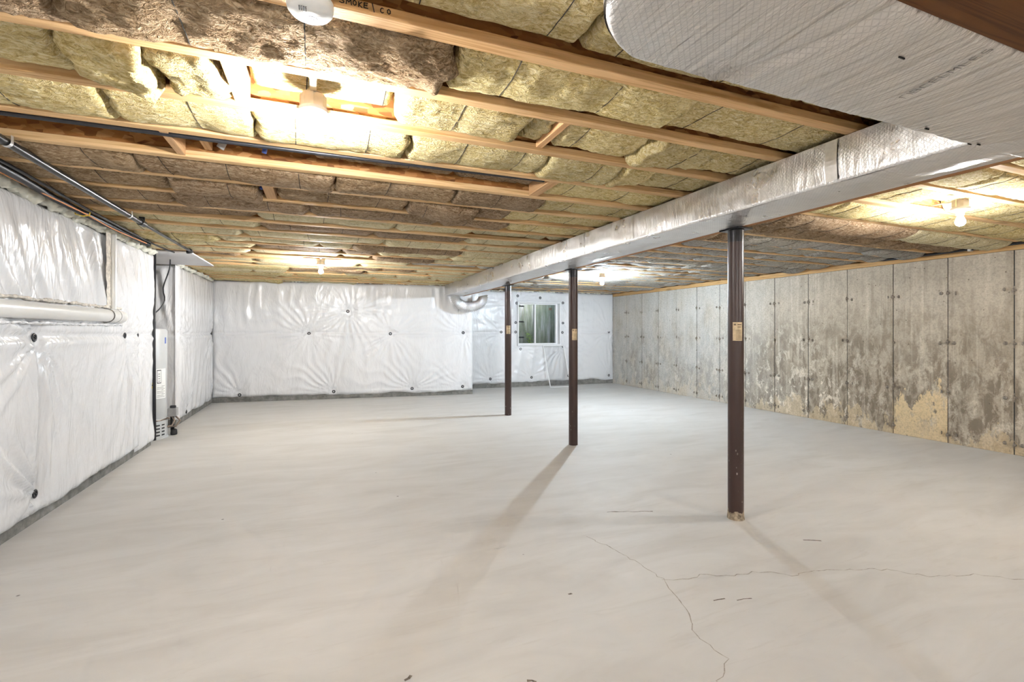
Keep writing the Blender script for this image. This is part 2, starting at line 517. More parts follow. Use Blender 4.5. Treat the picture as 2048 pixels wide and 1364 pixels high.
mt = bpy.data.materials.new('window_glass'); mt.use_nodes = True
t = mt.node_tree; t.nodes.clear()
o = t.nodes.new('ShaderNodeOutputMaterial'); mx = t.nodes.new('ShaderNodeMixShader')
tr = t.nodes.new('ShaderNodeBsdfTransparent'); gl = t.nodes.new('ShaderNodeBsdfGlossy')
fr = t.nodes.new('ShaderNodeFresnel'); fr.inputs[0].default_value = 1.45
gl.inputs['Roughness'].default_value = 0.02
tr.inputs[0].default_value = (0.93, 0.95, 0.94, 1)
t.links.new(fr.outputs[0], mx.inputs[0]); t.links.new(tr.outputs[0], mx.inputs[1]); t.links.new(gl.outputs[0], mx.inputs[2])
t.links.new(mx.outputs[0], o.inputs['Surface'])
M['glass'] = mt
mt = bpy.data.materials.new('insect_mesh'); mt.use_nodes = True
t = mt.node_tree; t.nodes.clear()
o = t.nodes.new('ShaderNodeOutputMaterial'); mx = t.nodes.new('ShaderNodeMixShader')
tr = t.nodes.new('ShaderNodeBsdfTransparent'); df = t.nodes.new('ShaderNodeBsdfDiffuse')
df.inputs[0].default_value = (0.20, 0.20, 0.21, 1)
mx.inputs[0].default_value = 0.14
t.links.new(tr.outputs[0], mx.inputs[1]); t.links.new(df.outputs[0], mx.inputs[2]); t.links.new(mx.outputs[0], o.inputs['Surface'])
M['mesh'] = mt

# ------------------------------------------------------------------ main dimensions (metres)
JZ = 2.36            # underside of joists
BZ = 2.135           # underside of beam and ducts
SUB = 2.595          # underside of subfloor
Y_A = 1.585          # far edge of the joist carrying the smoke alarm
SP = 0.405
JT = 0.058
XL, XR = -1.93, 7.167
Y_REAR = -4.8
def jfar(k): return Y_A + SP * k
def jnear(k): return Y_A + SP * k - JT
BL0, BL1 = Vector((-1.965, 10.60)), Vector((3.056, 10.0))     # back wall, nearer stretch
BR0, BR1 = Vector((3.056, 10.942)), Vector((7.167, 10.736))   # back wall, farther stretch

# ------------------------------------------------------------------ floor
b = MB(); b.box(-3.6, 7.6, Y_REAR - 0.3, 11.4, -0.15, 0.0)
floor = tag(b.build('floor', M['slab']), 'pale troweled concrete basement floor slab', kind='structure')

def ribbon(pts, w, z, seed=0, jit=0.012):
    rr = random.Random(seed)
    P = []
    for i in range(len(pts) - 1):
        a = Vector(pts[i]); c = Vector(pts[i + 1])
        n = max(2, int((c - a).length / 0.03))
        for j in range(n):
            P.append(a.lerp(c, j / n) + Vector((rr.uniform(-jit, jit), rr.uniform(-jit, jit))))
    P.append(Vector(pts[-1]))
    v = []; f = []
    for i, q in enumerate(P):
        d = (P[min(i + 1, len(P) - 1)] - P[max(i - 1, 0)]).normalized()
        nrm = Vector((-d.y, d.x)); ww = w * rr.uniform(0.35, 1.0)
        v.append((q.x + nrm.x * ww, q.y + nrm.y * ww, z)); v.append((q.x - nrm.x * ww, q.y - nrm.y * ww, z))
    for i in range(len(P) - 1):
        f.append((2 * i, 2 * i + 1, 2 * i + 3, 2 * i + 2))
    return v, f
CR = [[(1.654, 2.783), (1.707, 2.565), (1.744, 2.357), (1.759, 2.151), (1.712, 1.994), (1.662, 1.848), (1.581, 1.694), (1.573, 1.597), (1.582, 1.509), (1.451, 1.446), (1.40, 1.30)],
      [(1.759, 2.151), (1.853, 2.099), (1.996, 2.1), (2.117, 2.037), (2.283, 2.016), (2.411, 1.959), (2.465, 1.907), (2.624, 1.904), (2.809, 1.843), (3.032, 1.748), (3.17, 1.623), (3.45, 1.526), (3.606, 1.4), (3.9, 1.3)]]
for i, l in enumerate(CR):
    v, f = ribbon(l, 0.0032, 0.0006, i + 3)
    mesh_obj('crack', v, f, M['crack'], floor)
SCF = [[(1.86, 1.88), (1.93, 1.87)], [(1.98, 1.84), (2.06, 1.82)], [(2.02, 3.1), (2.35, 2.98)], [(0.3, 1.9), (0.33, 1.92)], [(0.75, 1.72), (0.78, 1.70)], [(2.95, 2.2), (3.05, 2.15)], [(1.2, 2.2), (1.22, 2.2)]]
for i, l in enumerate(SCF):
    v, f = ribbon(l, 0.007, 0.0007, i + 30, 0.006)
    mesh_obj('scuff_mark', v, f, M['scuff'], floor)

# ------------------------------------------------------------------ ceiling: subfloor, joists, blocking, batts
b = MB(); b.box(-3.6, 7.6, Y_REAR - 0.3, 11.4, SUB, SUB + 0.03)
ceiling = tag(b.build('ceiling', M['osb']), 'strand board subfloor over open pine joists', kind='structure')

def joist_mesh(x0, x1):
    b = MB(); b.bevel_box(x0, x1, -JT, 0, JZ, JZ + 0.038, 0.0025); b.bevel_box(x0, x1, -JT, 0, SUB - 0.039, SUB - 0.001, 0.0025)
    o = b.build('joist', M['joist'], ceiling)
    MB().box(x0, x1, -JT / 2 - 0.006, -JT / 2 + 0.006, JZ + 0.036, SUB - 0.037).build('web', M['osb'], o)
    return o
jl = joist_mesh(-2.3, 2.776)
jr = joist_mesh(2.784, 7.32)
KMIN, KMAX = -15, 22
for k in range(KMIN, KMAX + 1):
    for src, dy in ((jl, 0.0), (jr, 0.0)):
        o = src if k == 0 else src.copy()
        if k:
            link(o, ceiling)
            link(src.children[0].copy(), o)
        o.location = (0, jfar(k) + dy, 0)

def block(x, k, zb=JZ + 0.004, w=0.038, tilt=0.0, side='L'):
    b = MB(); b.bevel_box(-w / 2, w / 2, jfar(k) + 0.001, jnear(k + 1) - 0.001, zb, zb + 0.2, 0.002)
    o = b.build('blocking', M['block'], ceiling)
    o.location.x = x
    return o
block(-0.73, 3); block(-0.32, 1, JZ + 0.01, 0.06); block(1.42, 3, JZ + 0.002, 0.07); block(1.09, 1, JZ + 0.015)
block(-0.35, 5, JZ + 0.006, 0.07); block(-0.6, 3, JZ + 0.05)

def batt(x0, x1, k, typ, seed, dz=0.0, sag=0.028, rough=1.0, fine=False, dy=0.0, wires=None, ends=(0.0, 0.0), drop=0.0):
    """one insulation batt in joist bay k, hung between x0 and x1"""
    ya, yb = jfar(k) + dy + 0.003, jnear(k + 1) + dy - 0.003
    L = x1 - x0
    nx = max(8, int(L / (0.018 if fine else 0.06))); ny = 18 if fine else 8
    rr = random.Random(seed)
    if wires is None:
        wires = []
        xx = x0 + rr.uniform(0.12, 0.35)
        while xx < x1 - 0.1:
            wires.append(xx); xx += rr.uniform(0.30, 0.55)
    U = np.linspace(x0, x1, nx + 1); V = np.linspace(0, 1, ny + 1)
    uu, vv = np.meshgrid(U, V, indexing='ij')
    base = JZ + 0.036 + dz + 0.012 * vnoise(uu * 1.7, vv * 0 + seed * 3.1, 5)
    pil = np.ones_like(uu)
    for wx in wires:
        pil *= 1 - 0.45 * np.exp(-((uu - wx) / 0.085) ** 2)
    prof = np.sin(np.pi * np.clip(vv * 0.93 + 0.05, 0, 1)) ** 0.6
    z = base - sag * prof * (0.35 + 0.65 * pil) - sag * 0.5 * vv
    z += 0.055 * (1 - np.clip(vv / 0.10, 0, 1)) ** 2 + 0.045 * (1 - np.clip((1 - vv) / 0.10, 0, 1)) ** 2
    amp = 0.0042 * rough
    z += amp * vnoise(uu * 9 + seed, vv * 4.0, 11) + amp * 0.6 * vnoise(uu * 24 + seed, vv * 10, 12)
    if fine:
        z += amp * 0.45 * vnoise(uu * 60 + seed, vv * 24, 13) + amp * 0.25 * vnoise(uu * 120, vv * 45, 14)
    edge = 0.03 * np.clip(1 - (uu - x0) / 0.03, 0, 1) ** 2 + 0.03 * np.clip(1 - (x1 - uu) / 0.03, 0, 1) ** 2
    z += edge
    e0 = np.clip(1 - (uu - x0) / 0.3, 0, 1) ** 2; e1 = np.clip(1 - (x1 - uu) / 0.3, 0, 1) ** 2
    z -= ends[0] * e0 + ends[1] * e1
    z -= drop * np.sin(np.pi * (uu - x0) / L)
    z = np.clip(z, 2.20, SUB - 0.02)
    xr = uu + (0.012 * rough) * vnoise(vv * 6 + seed, uu * 0 + seed, 21) * (np.exp(-((uu - x0) / 0.05) ** 2) + np.exp(-((x1 - uu) / 0.05) ** 2))
    Yv = ya + (yb - ya) * vv
    verts = np.stack([xr, Yv, z], -1).reshape(-1, 3).tolist()
    def idx(i, j): return i * (ny + 1) + j
    faces = [(idx(i, j), idx(i, j + 1), idx(i + 1, j + 1), idx(i + 1, j)) for i in range(nx) for j in range(ny)]
    # skirt up to the top of the batt
    ring = [idx(i, 0) for i in range(nx + 1)] + [idx(nx, j) for j in range(1, ny + 1)] + [idx(i, ny) for i in range(nx - 1, -1, -1)] + [idx(0, j) for j in range(ny - 1, 0, -1)]
    n0 = len(verts)
    for q in ring:
        p = verts[q]; verts.append([p[0], p[1], min(SUB - 0.004, max(2.50, p[2] + 0.04))])
    m_ = len(ring)
    for i in range(m_):
        j = (i + 1) % m_
        faces.append((ring[i], ring[j], n0 + j, n0 + i))
    faces.append(tuple(n0 + i for i in range(m_)))
    o = mesh_obj('insulation_batt', verts, faces, M[typ], ceiling, True)
    if jfar(k) < 6.5 and jfar(k) > 0.6:
        for wx in wires:
            i = min(nx, max(0, int(round((wx - x0) / L * nx))))
            off = rr.uniform(-0.02, 0.02)
            pts = [(wx + off * (j / ny - .5), Yv[i, j], z[i, j] - 0.0012) for j in range(0, ny + 1, 2 if fine else 1)]
            wb_ = MB().tube(pts, 0.0019, 4, True)
            wb_.build('support_wire', M['staple'], o)
    return o

sd = 100
def fill(k, segs, fine=False, dy=0.0, **kw):
    """segs: (x0, x1, type); each stretch is cut into batts of about 1.2 m"""
    global sd
    rr = random.Random(k * 17 + int(dy * 1000) + 5)
    for x0, x1, typ in segs:
        x = x0
        while x < x1 - 0.02:
            n = x + rr.uniform(0.75, 1.3)
            if x1 - n < 0.35: n = x1
            sd += 1
            kk = dict(dz=rr.uniform(-0.008, 0.018), sag=rr.uniform(0.018, 0.04), rough=rr.uniform(0.8, 1.3))
            if not fine and rr.random() < 0.25: kk['ends'] = (rr.uniform(0, 0.03), rr.uniform(0, 0.03))
            kk.update(kw)
            batt(x + 0.002, n - 0.002, k, typ, sd, fine=fine, dy=dy, **kk)
            x = n

XB = 2.74
# near bays on the left of the beam
fill(-2, [(-1.9, XB, 'gold')], False)
fill(-1, [(-0.6, 0.10, 'gold'), (0.10, XB, 'gold')], True, dz=0.02, sag=0.015, rough=0.7)
fill(0, [(-1.9, -0.72, 'brown'), (-0.72, 0.46, 'brown')], True, sag=0.045, dz=-0.012, rough=2.6)
fill(0, [(0.46, XB, 'gold')], True)
fill(1, [(-1.9, -0.86, 'gold')], True)
batt(-0.84, -0.60, 1, 'gold', 901, dz=-0.005, sag=0.035, rough=3.2, fine=True, ends=(0, 0.055))
batt(-0.58, -0.38, 1, 'gold', 902, dz=0.0, sag=0.03, rough=3.4, fine=True, ends=(0.02, 0.03))
batt(-0.28, 0.30, 1, 'gold', 903, dz=0.045, sag=0.004, rough=0.7, fine=True, wires=[-0.06, 0.26])
batt(0.305, 0.92, 1, 'gold', 904, fine=True, ends=(0.0, 0.0), rough=1.5)
batt(0.94, 1.06, 1, 'gold', 905, dz=0.02, sag=0.02, fine=True, rough=3.0)
batt(1.13, 1.62, 1, 'gold', 906, dz=0.015, fine=True, rough=1.6)
batt(1.64, 2.10, 1, 'gold', 907, dz=-0.005, fine=True, rough=2.0, ends=(0.03, 0))
batt(2.11, XB, 1, 'gold', 908, dz=0.02, fine=True, rough=2.0)
fill(2, [(-1.9, -0.86, 'gold'), (-0.855, -0.30, 'gold'), (-0.30, 0.42, 'gold'), (0.43, 1.72, 'gold')], True, dz=0.0, sag=0.045)
batt(1.73, 1.98, 2, 'gold', 911, dz=0.0, fine=True, rough=2.4, ends=(0.035, 0))
fill(2, [(1.99, XB, 'gold')], True)
batt(-1.45, -0.80, 3, 'brown', 912, dz=0.13, sag=0.02, fine=True, rough=2.0)
batt(-0.05, 0.80, 3, 'brown', 913, dz=0.05, sag=0.02, fine=True, rough=1.0)
batt(0.81, 1.37, 3, 'brown', 914, dz=0.055, sag=0.02, fine=True, rough=2.0)
fill(3, [(1.47, XB, 'gold')], True)
fill(4, [(-1.9, 1.58, 'brown')], True, sag=0.045, dz=-0.008)
fill(4, [(1.58, XB, 'gold')], True)
fill(5, [(-1.9, -0.95, 'brown')], True)
batt(-0.94, -0.42, 5, 'brown', 921, dz=-0.005, sag=0.06, fine=True, rough=1.4, ends=(0.0, 0.03))
fill(5, [(-0.30, 0.62, 'brown')], True)
batt(0.625, 1.18, 5, 'brown', 922, dz=-0.01, sag=0.05, fine=True, drop=0.035)
fill(5, [(1.19, 1.47, 'brown'), (1.47, XB, 'gold')], True)
fill(6, [(-1.9, 1.62, 'brown')], False, sag=0.045)
fill(6, [(1.62, XB, 'gold')], False)
fill(7, [(-1.9, -0.53, 'brown'), (-0.53, XB, 'pale')])
rr = random.Random(77)
for k in range(8, 22):
    cuts = [-1.9]
    while cuts[-1] < XB - 0.9:
        cuts.append(cuts[-1] + rr.uniform(0.8, 1.5))
    cuts[-1] = XB
    if k == 13:      # lamp in this bay
        fill(k, [(-1.9, -1.0, 'brown'), (-1.0, -0.22, 'gold'), (0.25, 1.2, 'pale'), (1.2, XB, 'grey')])
        batt(-0.2, 0.23, k, 'gold', 950, dz=0.06, sag=0.005)
        continue
    for i in range(len(cuts) - 1):
        typ = rr.choice(['pale', 'pale', 'gold', 'pale', 'brown']) if k < 18 else rr.choice(['gold', 'brown', 'pale', 'gold'])
        if typ == 'brown' and cuts[i] > 1.0: typ = 'pale'
        fill(k, [(cuts[i], cuts[i + 1], typ)], sag=rr.uniform(0.02, 0.045), dz=rr.uniform(-0.018, 0.008))
for k in range(-13, -2):
    fill(k, [(-1.9, XB, rr.choice(['gold', 'brown']))])
# bays on the right of the beam
DR = 0.0
for k in range(-2, 22):
    y = jfar(k)
    if k == 1:
        fill(k, [(2.88, 4.25, 'gold'), (4.74, 7.12, 'gold')], True, dy=DR, dz=0.0)
        batt(4.27, 4.72, k, 'gold', 960, dz=0.055, sag=0.004, fine=True, dy=DR, wires=[4.3])
    elif k == 13:
        fill(k, [(2.88, 4.25, 'grey'), (4.74, 7.12, 'grey')], dy=DR)
        batt(4.27, 4.72, k, 'grey', 961, dz=0.06, sag=0.004, dy=DR)
    elif k < 3:
        fill(k, [(2.88, 7.12, 'gold')], k >= 0, dy=DR, sag=0.04, dz=-0.01 if k == 2 else 0.0)
    elif k == 3:
        fill(k, [(2.88, 5.4, 'brown'), (5.4, 7.12, 'pale')], True, dy=DR, sag=0.06, dz=-0.02)
    elif k < 6:
        fill(k, [(2.88, 4.1, 'brown'), (4.1, 7.12, 'grey' if k == 5 else 'brown')], False, dy=DR, sag=0.05)
    else:
        fill(k, [(2.88, 7.12, 'grey')], False, dy=DR, sag=rr.uniform(0.02, 0.045), dz=rr.uniform(-0.016, 0.002), rough=2.2)
for k in range(-13, -2):
    fill(k, [(2.88, 7.12, rr.choice(['gold', 'brown']))], dy=DR)

# marker lettering on the joist beside the smoke alarm
def strokes_mesh(strokes, to3d, w):
    mb = MB()
    for st in strokes:
        for i in range(len(st) - 1):
            a = Vector(st[i]); c = Vector(st[i + 1]); d = c - a
            if d.length < 1e-6: continue
            d.normalize(); n = Vector((-d.y, d.x)) * w; a2 = a - d * w * .6; c2 = c + d * w * .6
            mb.add([to3d(*(a2 + n)), to3d(*(a2 - n)), to3d(*(c2 - n)), to3d(*(c2 + n))], [(0, 1, 2, 3)])
    return mb
GL = {'S': [[(.9, .85), (.6, 1), (.2, .9), (.15, .65), (.5, .5), (.85, .35), (.8, .08), (.4, 0), (.05, .12)]],
      'M': [[(.05, 0), (.15, .95), (.5, .4), (.85, .95), (.98, 0)]],
      'O': [[(.5, .95), (.15, .7), (.15, .25), (.5, .03), (.85, .25), (.85, .7), (.5, .95)]],
      'K': [[(.15, 0), (.15, 1)], [(.85, 1), (.18, .45), (.9, 0)]],
      'E': [[(.9, .95), (.15, .95), (.12, .03), (.95, .05)], [(.14, .5), (.8, .52)]],
      'C': [[(.85, .85), (.5, .95), (.18, .65), (.18, .25), (.5, .02), (.88, .15)]],
      '\\': [[(.2, 1.25), (.8, -.35)]]}
SEQ = [('S', .047, .0155), ('M', .066, .0165), ('O', .085, .0125), ('K', .101, .013), ('E', .117, .014), ('\\', .141, .010), ('C', .166, .0125), ('O', .187, .0125)]
st = []
for ch, x, wd in SEQ:
    zb = JZ + 0.0165 + R.uniform(-.001, .001) - (0.002 if x > .15 else 0)
    for s_ in GL[ch]:
        st.append([(x + px * wd, zb + pz * 0.0165) for px, pz in s_])
mb = strokes_mesh(st, lambda x, z: (x, jnear(0) - 0.0008, z), 0.0015)
joist_A = jl
hw = mb.build('handwriting', M['ink'], joist_A)
hw.matrix_parent_inverse = Matrix.Translation((0, -jfar(0), 0))
tag(hw, 'handwritten black marker lettering SMOKE CO')

# ------------------------------------------------------------------ walls
def wall_poly(name, p0, p1, z0, z1, thick, mat, parent=None, label=None):
    """upright slab whose inner face runs p0->p1 and that is thick away to the left of p0->p1"""
    d = (Vector(p1) - Vector(p0)).normalized(); n = Vector((-d.y, d.x)) * thick
    a, c = Vector(p0), Vector(p1)
    P = [a, c, c + n, a + n]
    v = [(q.x, q.y, z0) for q in P] + [(q.x, q.y, z1) for q in P]
    f = [(0, 3, 2, 1), (4, 5, 6, 7), (0, 1, 5, 4), (1, 2, 6, 5), (2, 3, 7, 6), (3, 0, 4, 7)]
    o = mesh_obj(name, v, f, mat, parent)
    if parent is None: tag(o, label, kind='structure')
    return o
wall_poly('wall_left', (XL, Y_REAR), (XL, 6.96), 0, SUB, 0.25, M['footing'], label='grey foundation wall behind the plastic facing on the left')
wall_poly('wall_alcove_near', (-2.19, 6.74), (-3.2, 6.74), 0, SUB, -0.22, M['footing'], label='near side wall of the heater alcove')
wall_poly('wall_alcove', (-3.2, 6.72), (-3.2, 8.45), 0, SUB, 0.25, M['footing'], label='foundation wall at the back of the heater alcove')
wall_poly('wall_left_far', (-1.975, 8.22), (-1.975, 10.75), 0, SUB, 0.25, M['footing'], label='grey foundation wall past the heater alcove')
wall_poly('wall_alcove_side', (-3.2, 8.22), (-2.22, 8.22), 0, SUB, 0.25, M['footing'], label='side wall of the heater alcove')
wall_poly('wall_back', BL0, BL1, 0, SUB, 0.3, M['footing'], label='grey foundation wall behind the long plastic blanket')
wall_poly('wall_back_return', (3.056, 10.31), (3.056, 10.945), 0, SUB, 0.2, M['footing'], label='short return of the foundation wall at the step')
wall_poly('wall_rear', (7.4, Y_REAR), (-2.2, Y_REAR), 0, SUB, 0.25, M['footing'], label='foundation wall behind the viewpoint')

# back wall with the window opening
brd = (BR1 - BR0); brl = brd.length; brd = brd.normalized(); brn = Vector((brd.y, -brd.x))   # brn points into the room
def br(u, d, z):   # u along wall, d towards the room
    q = BR0 + brd * u + brn * d
    return (q.x, q.y, z)
WU0, WU1, WZ0, WZ1 = 1.42, 2.575, 1.02, 2.11
def slab_br(mb, u0, u1, d0, d1, z0, z1, mi=0):
    v = [br(u0, d0, z0), br(u1, d0, z0), br(u1, d1, z0), br(u0, d1, z0), br(u0, d0, z1), br(u1, d0, z1), br(u1, d1, z1), br(u0, d1, z1)]
    f = [(0, 1, 2, 3), (7, 6, 5, 4), (4, 5, 1, 0), (5, 6, 2, 1), (6, 7, 3, 2), (7, 4, 0, 3)]
    mb.add(v, f, mi); return mb
mb = MB()
slab_br(mb, -0.2, WU0, -0.25, 0, 0, SUB); slab_br(mb, WU1, brl + .3, -0.25, 0, 0, SUB)
slab_br(mb, WU0, WU1, -0.25, 0, 0, WZ0); slab_br(mb, WU0, WU1, -0.25, 0, WZ1, SUB)
tag(mb.build('wall_back_window', M['footing']), 'grey foundation wall around the small window', kind='structure')

# right wall: backing + one proud pour panel per form width
b = MB(); b.box(XR + 0.004, XR + 0.3, Y_REAR, 11.2, 0, 2.285)
wall_right = tag(b.build('wall_right', M['grey_dark']), 'stained poured concrete wall with form joints', kind='structure')
seams = [2.847 + 0.6045 * i for i in range(-12, 14)]
pr = random.Random(3)
ys = [Y_REAR] + [s for s in seams if Y_REAR + .2 < s < 10.6] + [10.76]
for i in range(len(ys) - 1):
    b = MB(); off = pr.uniform(-0.004, 0.004)
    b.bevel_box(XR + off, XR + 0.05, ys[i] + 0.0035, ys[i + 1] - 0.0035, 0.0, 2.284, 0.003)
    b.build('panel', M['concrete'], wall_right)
tm = MB()
tm.lathe([(0.030, 0.0), (0.024, 0.006), (0.014, 0.010), (0.012, 0.022), (0.0, 0.024)], n=8, capt=False)
tm.box(-0.05, 0.05, -0.007, 0.007, 0.0, 0.006)
tie0 = tm.build('tie_stub', M['tie'], wall_right)
tm2 = MB().lathe([(0.022, 0.0), (0.018, 0.007), (0.008, 0.009), (0.0, 0.006)], n=8, capt=False)
tie1 = tm2.build('tie_stub', M['tie'], wall_right)
first = [True, True]
def put(src, i, y, z, rz):
    o = src if first[i] else src.copy()
    if not first[i]: link(o, wall_right)
    first[i] = False
    o.rotation_euler = (rz, -math.pi / 2, 0)
    o.location = (XR - 0.003, y, z)
for s_ in ys[1:-1]:
    if s_ < 1.5: continue
    for z_ in (1.845, 1.24, 0.625, 0.11):
        put(tie0, 0, s_ + pr.uniform(-.006, .006), z_ + pr.uniform(-.015, .015), pr.uniform(1.2, 1.9))
        if pr.random() < 0.6: put(tie1, 1, s_ - 0.075 + pr.uniform(-.01, .01), z_ + pr.uniform(-.01, .01), pr.uniform(0, 3))
        if pr.random() < 0.6: put(tie1, 1, s_ + 0.07 + pr.uniform(-.01, .01), z_ + pr.uniform(-.01, .01), pr.uniform(0, 3))
b = MB(); b.bevel_box(XR - 0.012, XR + 0.16, Y_REAR, 10.85, 2.286, 2.321, 0.002); b.bevel_box(XR - 0.010, XR + 0.16, Y_REAR, 10.85, 2.322, 2.3595, 0.002)
tag(b.build('trim_1', M['sill']), 'pine sill plate on top of the concrete wall', kind='structure')
b = MB(); b.box(XR + 0.155, XR + 0.2, Y_REAR, 11.2, 2.286, SUB)
tag(b.build('wall_right_rim', M['joist']), 'pine rim board above the concrete wall', kind='structure')

# ------------------------------------------------------------------ plastic faced blankets
def ring_mesh():
    mb = MB()
    n, k = 14, 6
    v = []; f = []
    for i in range(n):
        a = 2 * math.pi * i / n
        for j in range(k):
            q = 2 * math.pi * j / k
            r = 0.024 + 0.009 * math.cos(q)
            v.append((r * math.cos(a), r * math.sin(a), 0.005 + 0.005 * math.sin(q)))
    for i in range(n):
        for j in range(k):
            f.append((i * k + j, ((i + 1) % n) * k + j, ((i + 1) % n) * k + (j + 1) % k, i * k + (j + 1) % k))
    mb.add(v, f, 0)
    mb.lathe([(0.006, 0.0), (0.006, 0.012), (0.0, 0.014)], n=6, mi=0, capt=False)
    me = mb.build('fastener', None, None, True, [M['black']])
    d = me.data; bpy.data.objects.remove(me)
    return d
RING = ring_mesh()

def blanket(name, label, p0, p1, z0, z1, rivets, seam=1.34, depth=0.045, res=0.024, hole=None, folds=(0.010, 16.0, 0.0), lowfold=0.0, seed=1, topcurl=0.0, group=None, rounded=(True, True), lowz=None, riv_scale=1.0, vseams=(), reach_k=1.0):
    """quilted plastic sheet hung on the wall whose face runs p0->p1 (room on the right-hand side of p0->p1).
    rivets: (u metres, z). folds: (amplitude, frequency, slant) of the loose upper half"""
    a = Vector(p0); c = Vector(p1); L = (c - a).length; d = (c - a).normalized(); nn = Vector((d.y, -d.x))
    nu = max(4, int(L / res)); nv = max(4, int((z1 - z0) / res))
    U, Vv = np.meshgrid(np.linspace(0, L, nu + 1), np.linspace(0, 1, nv + 1), indexing='ij')
    zlow = z0 + 0.022 * vnoise(U * 2.3, U * 0 + seed, seed) + 0.010 * vnoise(U * 9, U * 0, seed + 1)
    ztop = z1 + 0.012 * vnoise(U * 3.1, U * 0 + seed, seed + 2)
    Z = zlow + (ztop - zlow) * Vv
    D = depth * (1.0 + 0.35 * vnoise(U * 1.3, Z * 1.1, seed + 3)) + 0.006 * vnoise(U * 4, Z * 3, seed + 4)
    # loose upper half
    am, fq, sl = folds
    up = np.clip((Z - seam - 0.06) / 0.25, 0, 1) * np.clip((z1 - Z) / 0.10, 0.25, 1)
    ph = fq * (U + sl * (Z - seam) + 0.10 * vnoise(U * 2.2, Z * 1.6, seed + 5))
    wv = 1 - np.abs(np.sin(ph)) * 2
    wv2 = 1 - np.abs(np.sin(ph * 1.73 + 2.0 * vnoise(U * 1.1, Z * 0.7, seed + 6))) * 2
    m_ = np.clip(0.55 + 0.9 * vnoise(U * 1.4, Z * 0.9, seed + 7), 0, 1.2)
    D += up * m_ * am * 1.7 * (0.65 * wv + 0.45 * wv2)
    lowm = np.clip((seam - 0.1 - Z) / 0.3, 0, 1)
    if lowfold:
        ph2 = fq * 0.7 * (U - 0.25 * (Z - seam) + 0.14 * vnoise(U * 1.7, Z * 1.3, seed + 8))
        D += lowm * 1.8 * lowfold * (1 - np.abs(np.sin(ph2)) * 2) * np.clip(0.4 + vnoise(U * 1.2, Z * 0.8, seed + 9), 0, 1)
    # seam
    if seam and z0 < seam < z1:
        wob = 0.008 * vnoise(U * 3, U * 0, seed + 10)
        ds = Z - seam - wob
        D -= 0.022 * np.exp(-(ds / 0.022) ** 2)
        D += 0.010 * np.exp(-((ds + 0.05) / 0.03) ** 2)
    for (su, sz0, sz1) in vseams:
        du_ = U - su - 0.012 * vnoise(Z * 4, Z * 0 + su, seed + 15)
        on = np.clip((Z - sz0) / 0.1, 0, 1) * np.clip((sz1 - Z) / 0.1, 0, 1)
        D -= on * 0.034 * np.exp(-(du_ / 0.030) ** 2)
        D += on * 0.014 * np.exp(-((du_ - 0.075) / 0.035) ** 2)
    # fasteners: dimple plus radiating pleats
    rs = np.random.RandomState(seed + 40)
    for (ru, rz) in rivets:
        du = U - ru; dz_ = Z - rz
        r = np.sqrt(du ** 2 + dz_ ** 2) + 1e-6
        th = np.arctan2(dz_, du)
        D -= (depth * 0.75) * np.exp(-(r / 0.10) ** 2)
        nfold = rs.randint(9, 14); p_ = rs.rand() * 6.28
        reach = (0.28 + 0.18 * rs.rand()) * reach_k
        w_ = np.cos(nfold * th + p_ + 1.4 * vnoise(th * 1.5 + 20, r * 3, seed + 11))
        sel = np.clip(0.45 + 0.9 * vnoise(th * 2.0 + 30, r * 0 + ru * 5, seed + 12), 0, 1.2)
        D += 0.044 * (0.7 - np.abs(w_) * 1.4) * sel * np.exp(-r / reach) * np.clip(r / 0.09, 0, 1)
    # rounded borders
    bl = np.clip(np.minimum(Vv * (z1 - z0), 10) / 0.07, 0, 1)
    bt = np.clip((1 - Vv) * (z1 - z0) / 0.08, 0, 1)
    w_ = np.minimum(bl, bt)
    if rounded[0]: w_ = np.minimum(w_, np.clip(U / 0.07, 0, 1))
    if rounded[1]: w_ = np.minimum(w_, np.clip((L - U) / 0.07, 0, 1))
    inside = None
    if hole:
        h0, h1, hz0, hz1 = hole
        dx = np.maximum(np.maximum(h0 - U, U - h1), 0); dzz = np.maximum(np.maximum(hz0 - Z, Z - hz1), 0)
        dist = np.sqrt(dx ** 2 + dzz ** 2)
        inside = dist <= 0
        w_ = np.minimum(w_, np.clip(dist / 0.06, 0, 1))
    D = np.maximum(D, 0.006) * np.sqrt(np.clip(w_ * (2 - w_), 0, 1)) + 0.003
    X = a.x + d.x * U + nn.x * D; Y = a.y + d.y * U + nn.y * D
    verts = np.stack([X, Y, Z], -1).reshape(-1, 3).tolist()
    faces = []
    for i in range(nu):
        for j in range(nv):
            if inside is not None and inside[i, j] and inside[i + 1, j + 1]: continue
            q = i * (nv + 1) + j
            faces.append((q, q + nv + 1, q + nv + 2, q + 1))
    root = mesh_obj(name, verts, faces, M['plastic'], None, True)
    tag(root, label, 'insulation blanket', group)
    for (ru, rz) in rivets:
        if not (0 <= ru <= L): continue
        i = int(round(ru / L * nu)); col = Z[i]; j = int(np.argmin(np.abs(col - rz)))
        dd = D[i, j] + 0.002
        o = bpy.data.objects.new('fastener', RING)
        link(o, root)
        mw = Matrix(((d.x, 0, nn.x, 0), (d.y, 0, nn.y, 0), (0, 1, 0, 0), (0, 0, 0, 1)))
        # columns: x->d, y->up, z->normal
        mw = Matrix(((d.x, 0, nn.x, a.x + d.x * ru + nn.x * dd), (d.y, 0, nn.y, a.y + d.y * ru + nn.y * dd), (0, 1, 0, rz), (0, 0, 0, 1)))
        o.matrix_world = mw @ Matrix.Scale(riv_scale, 4)
    return root
PG = 'plastic faced insulation blankets on the walls'
yo = -Y_REAR
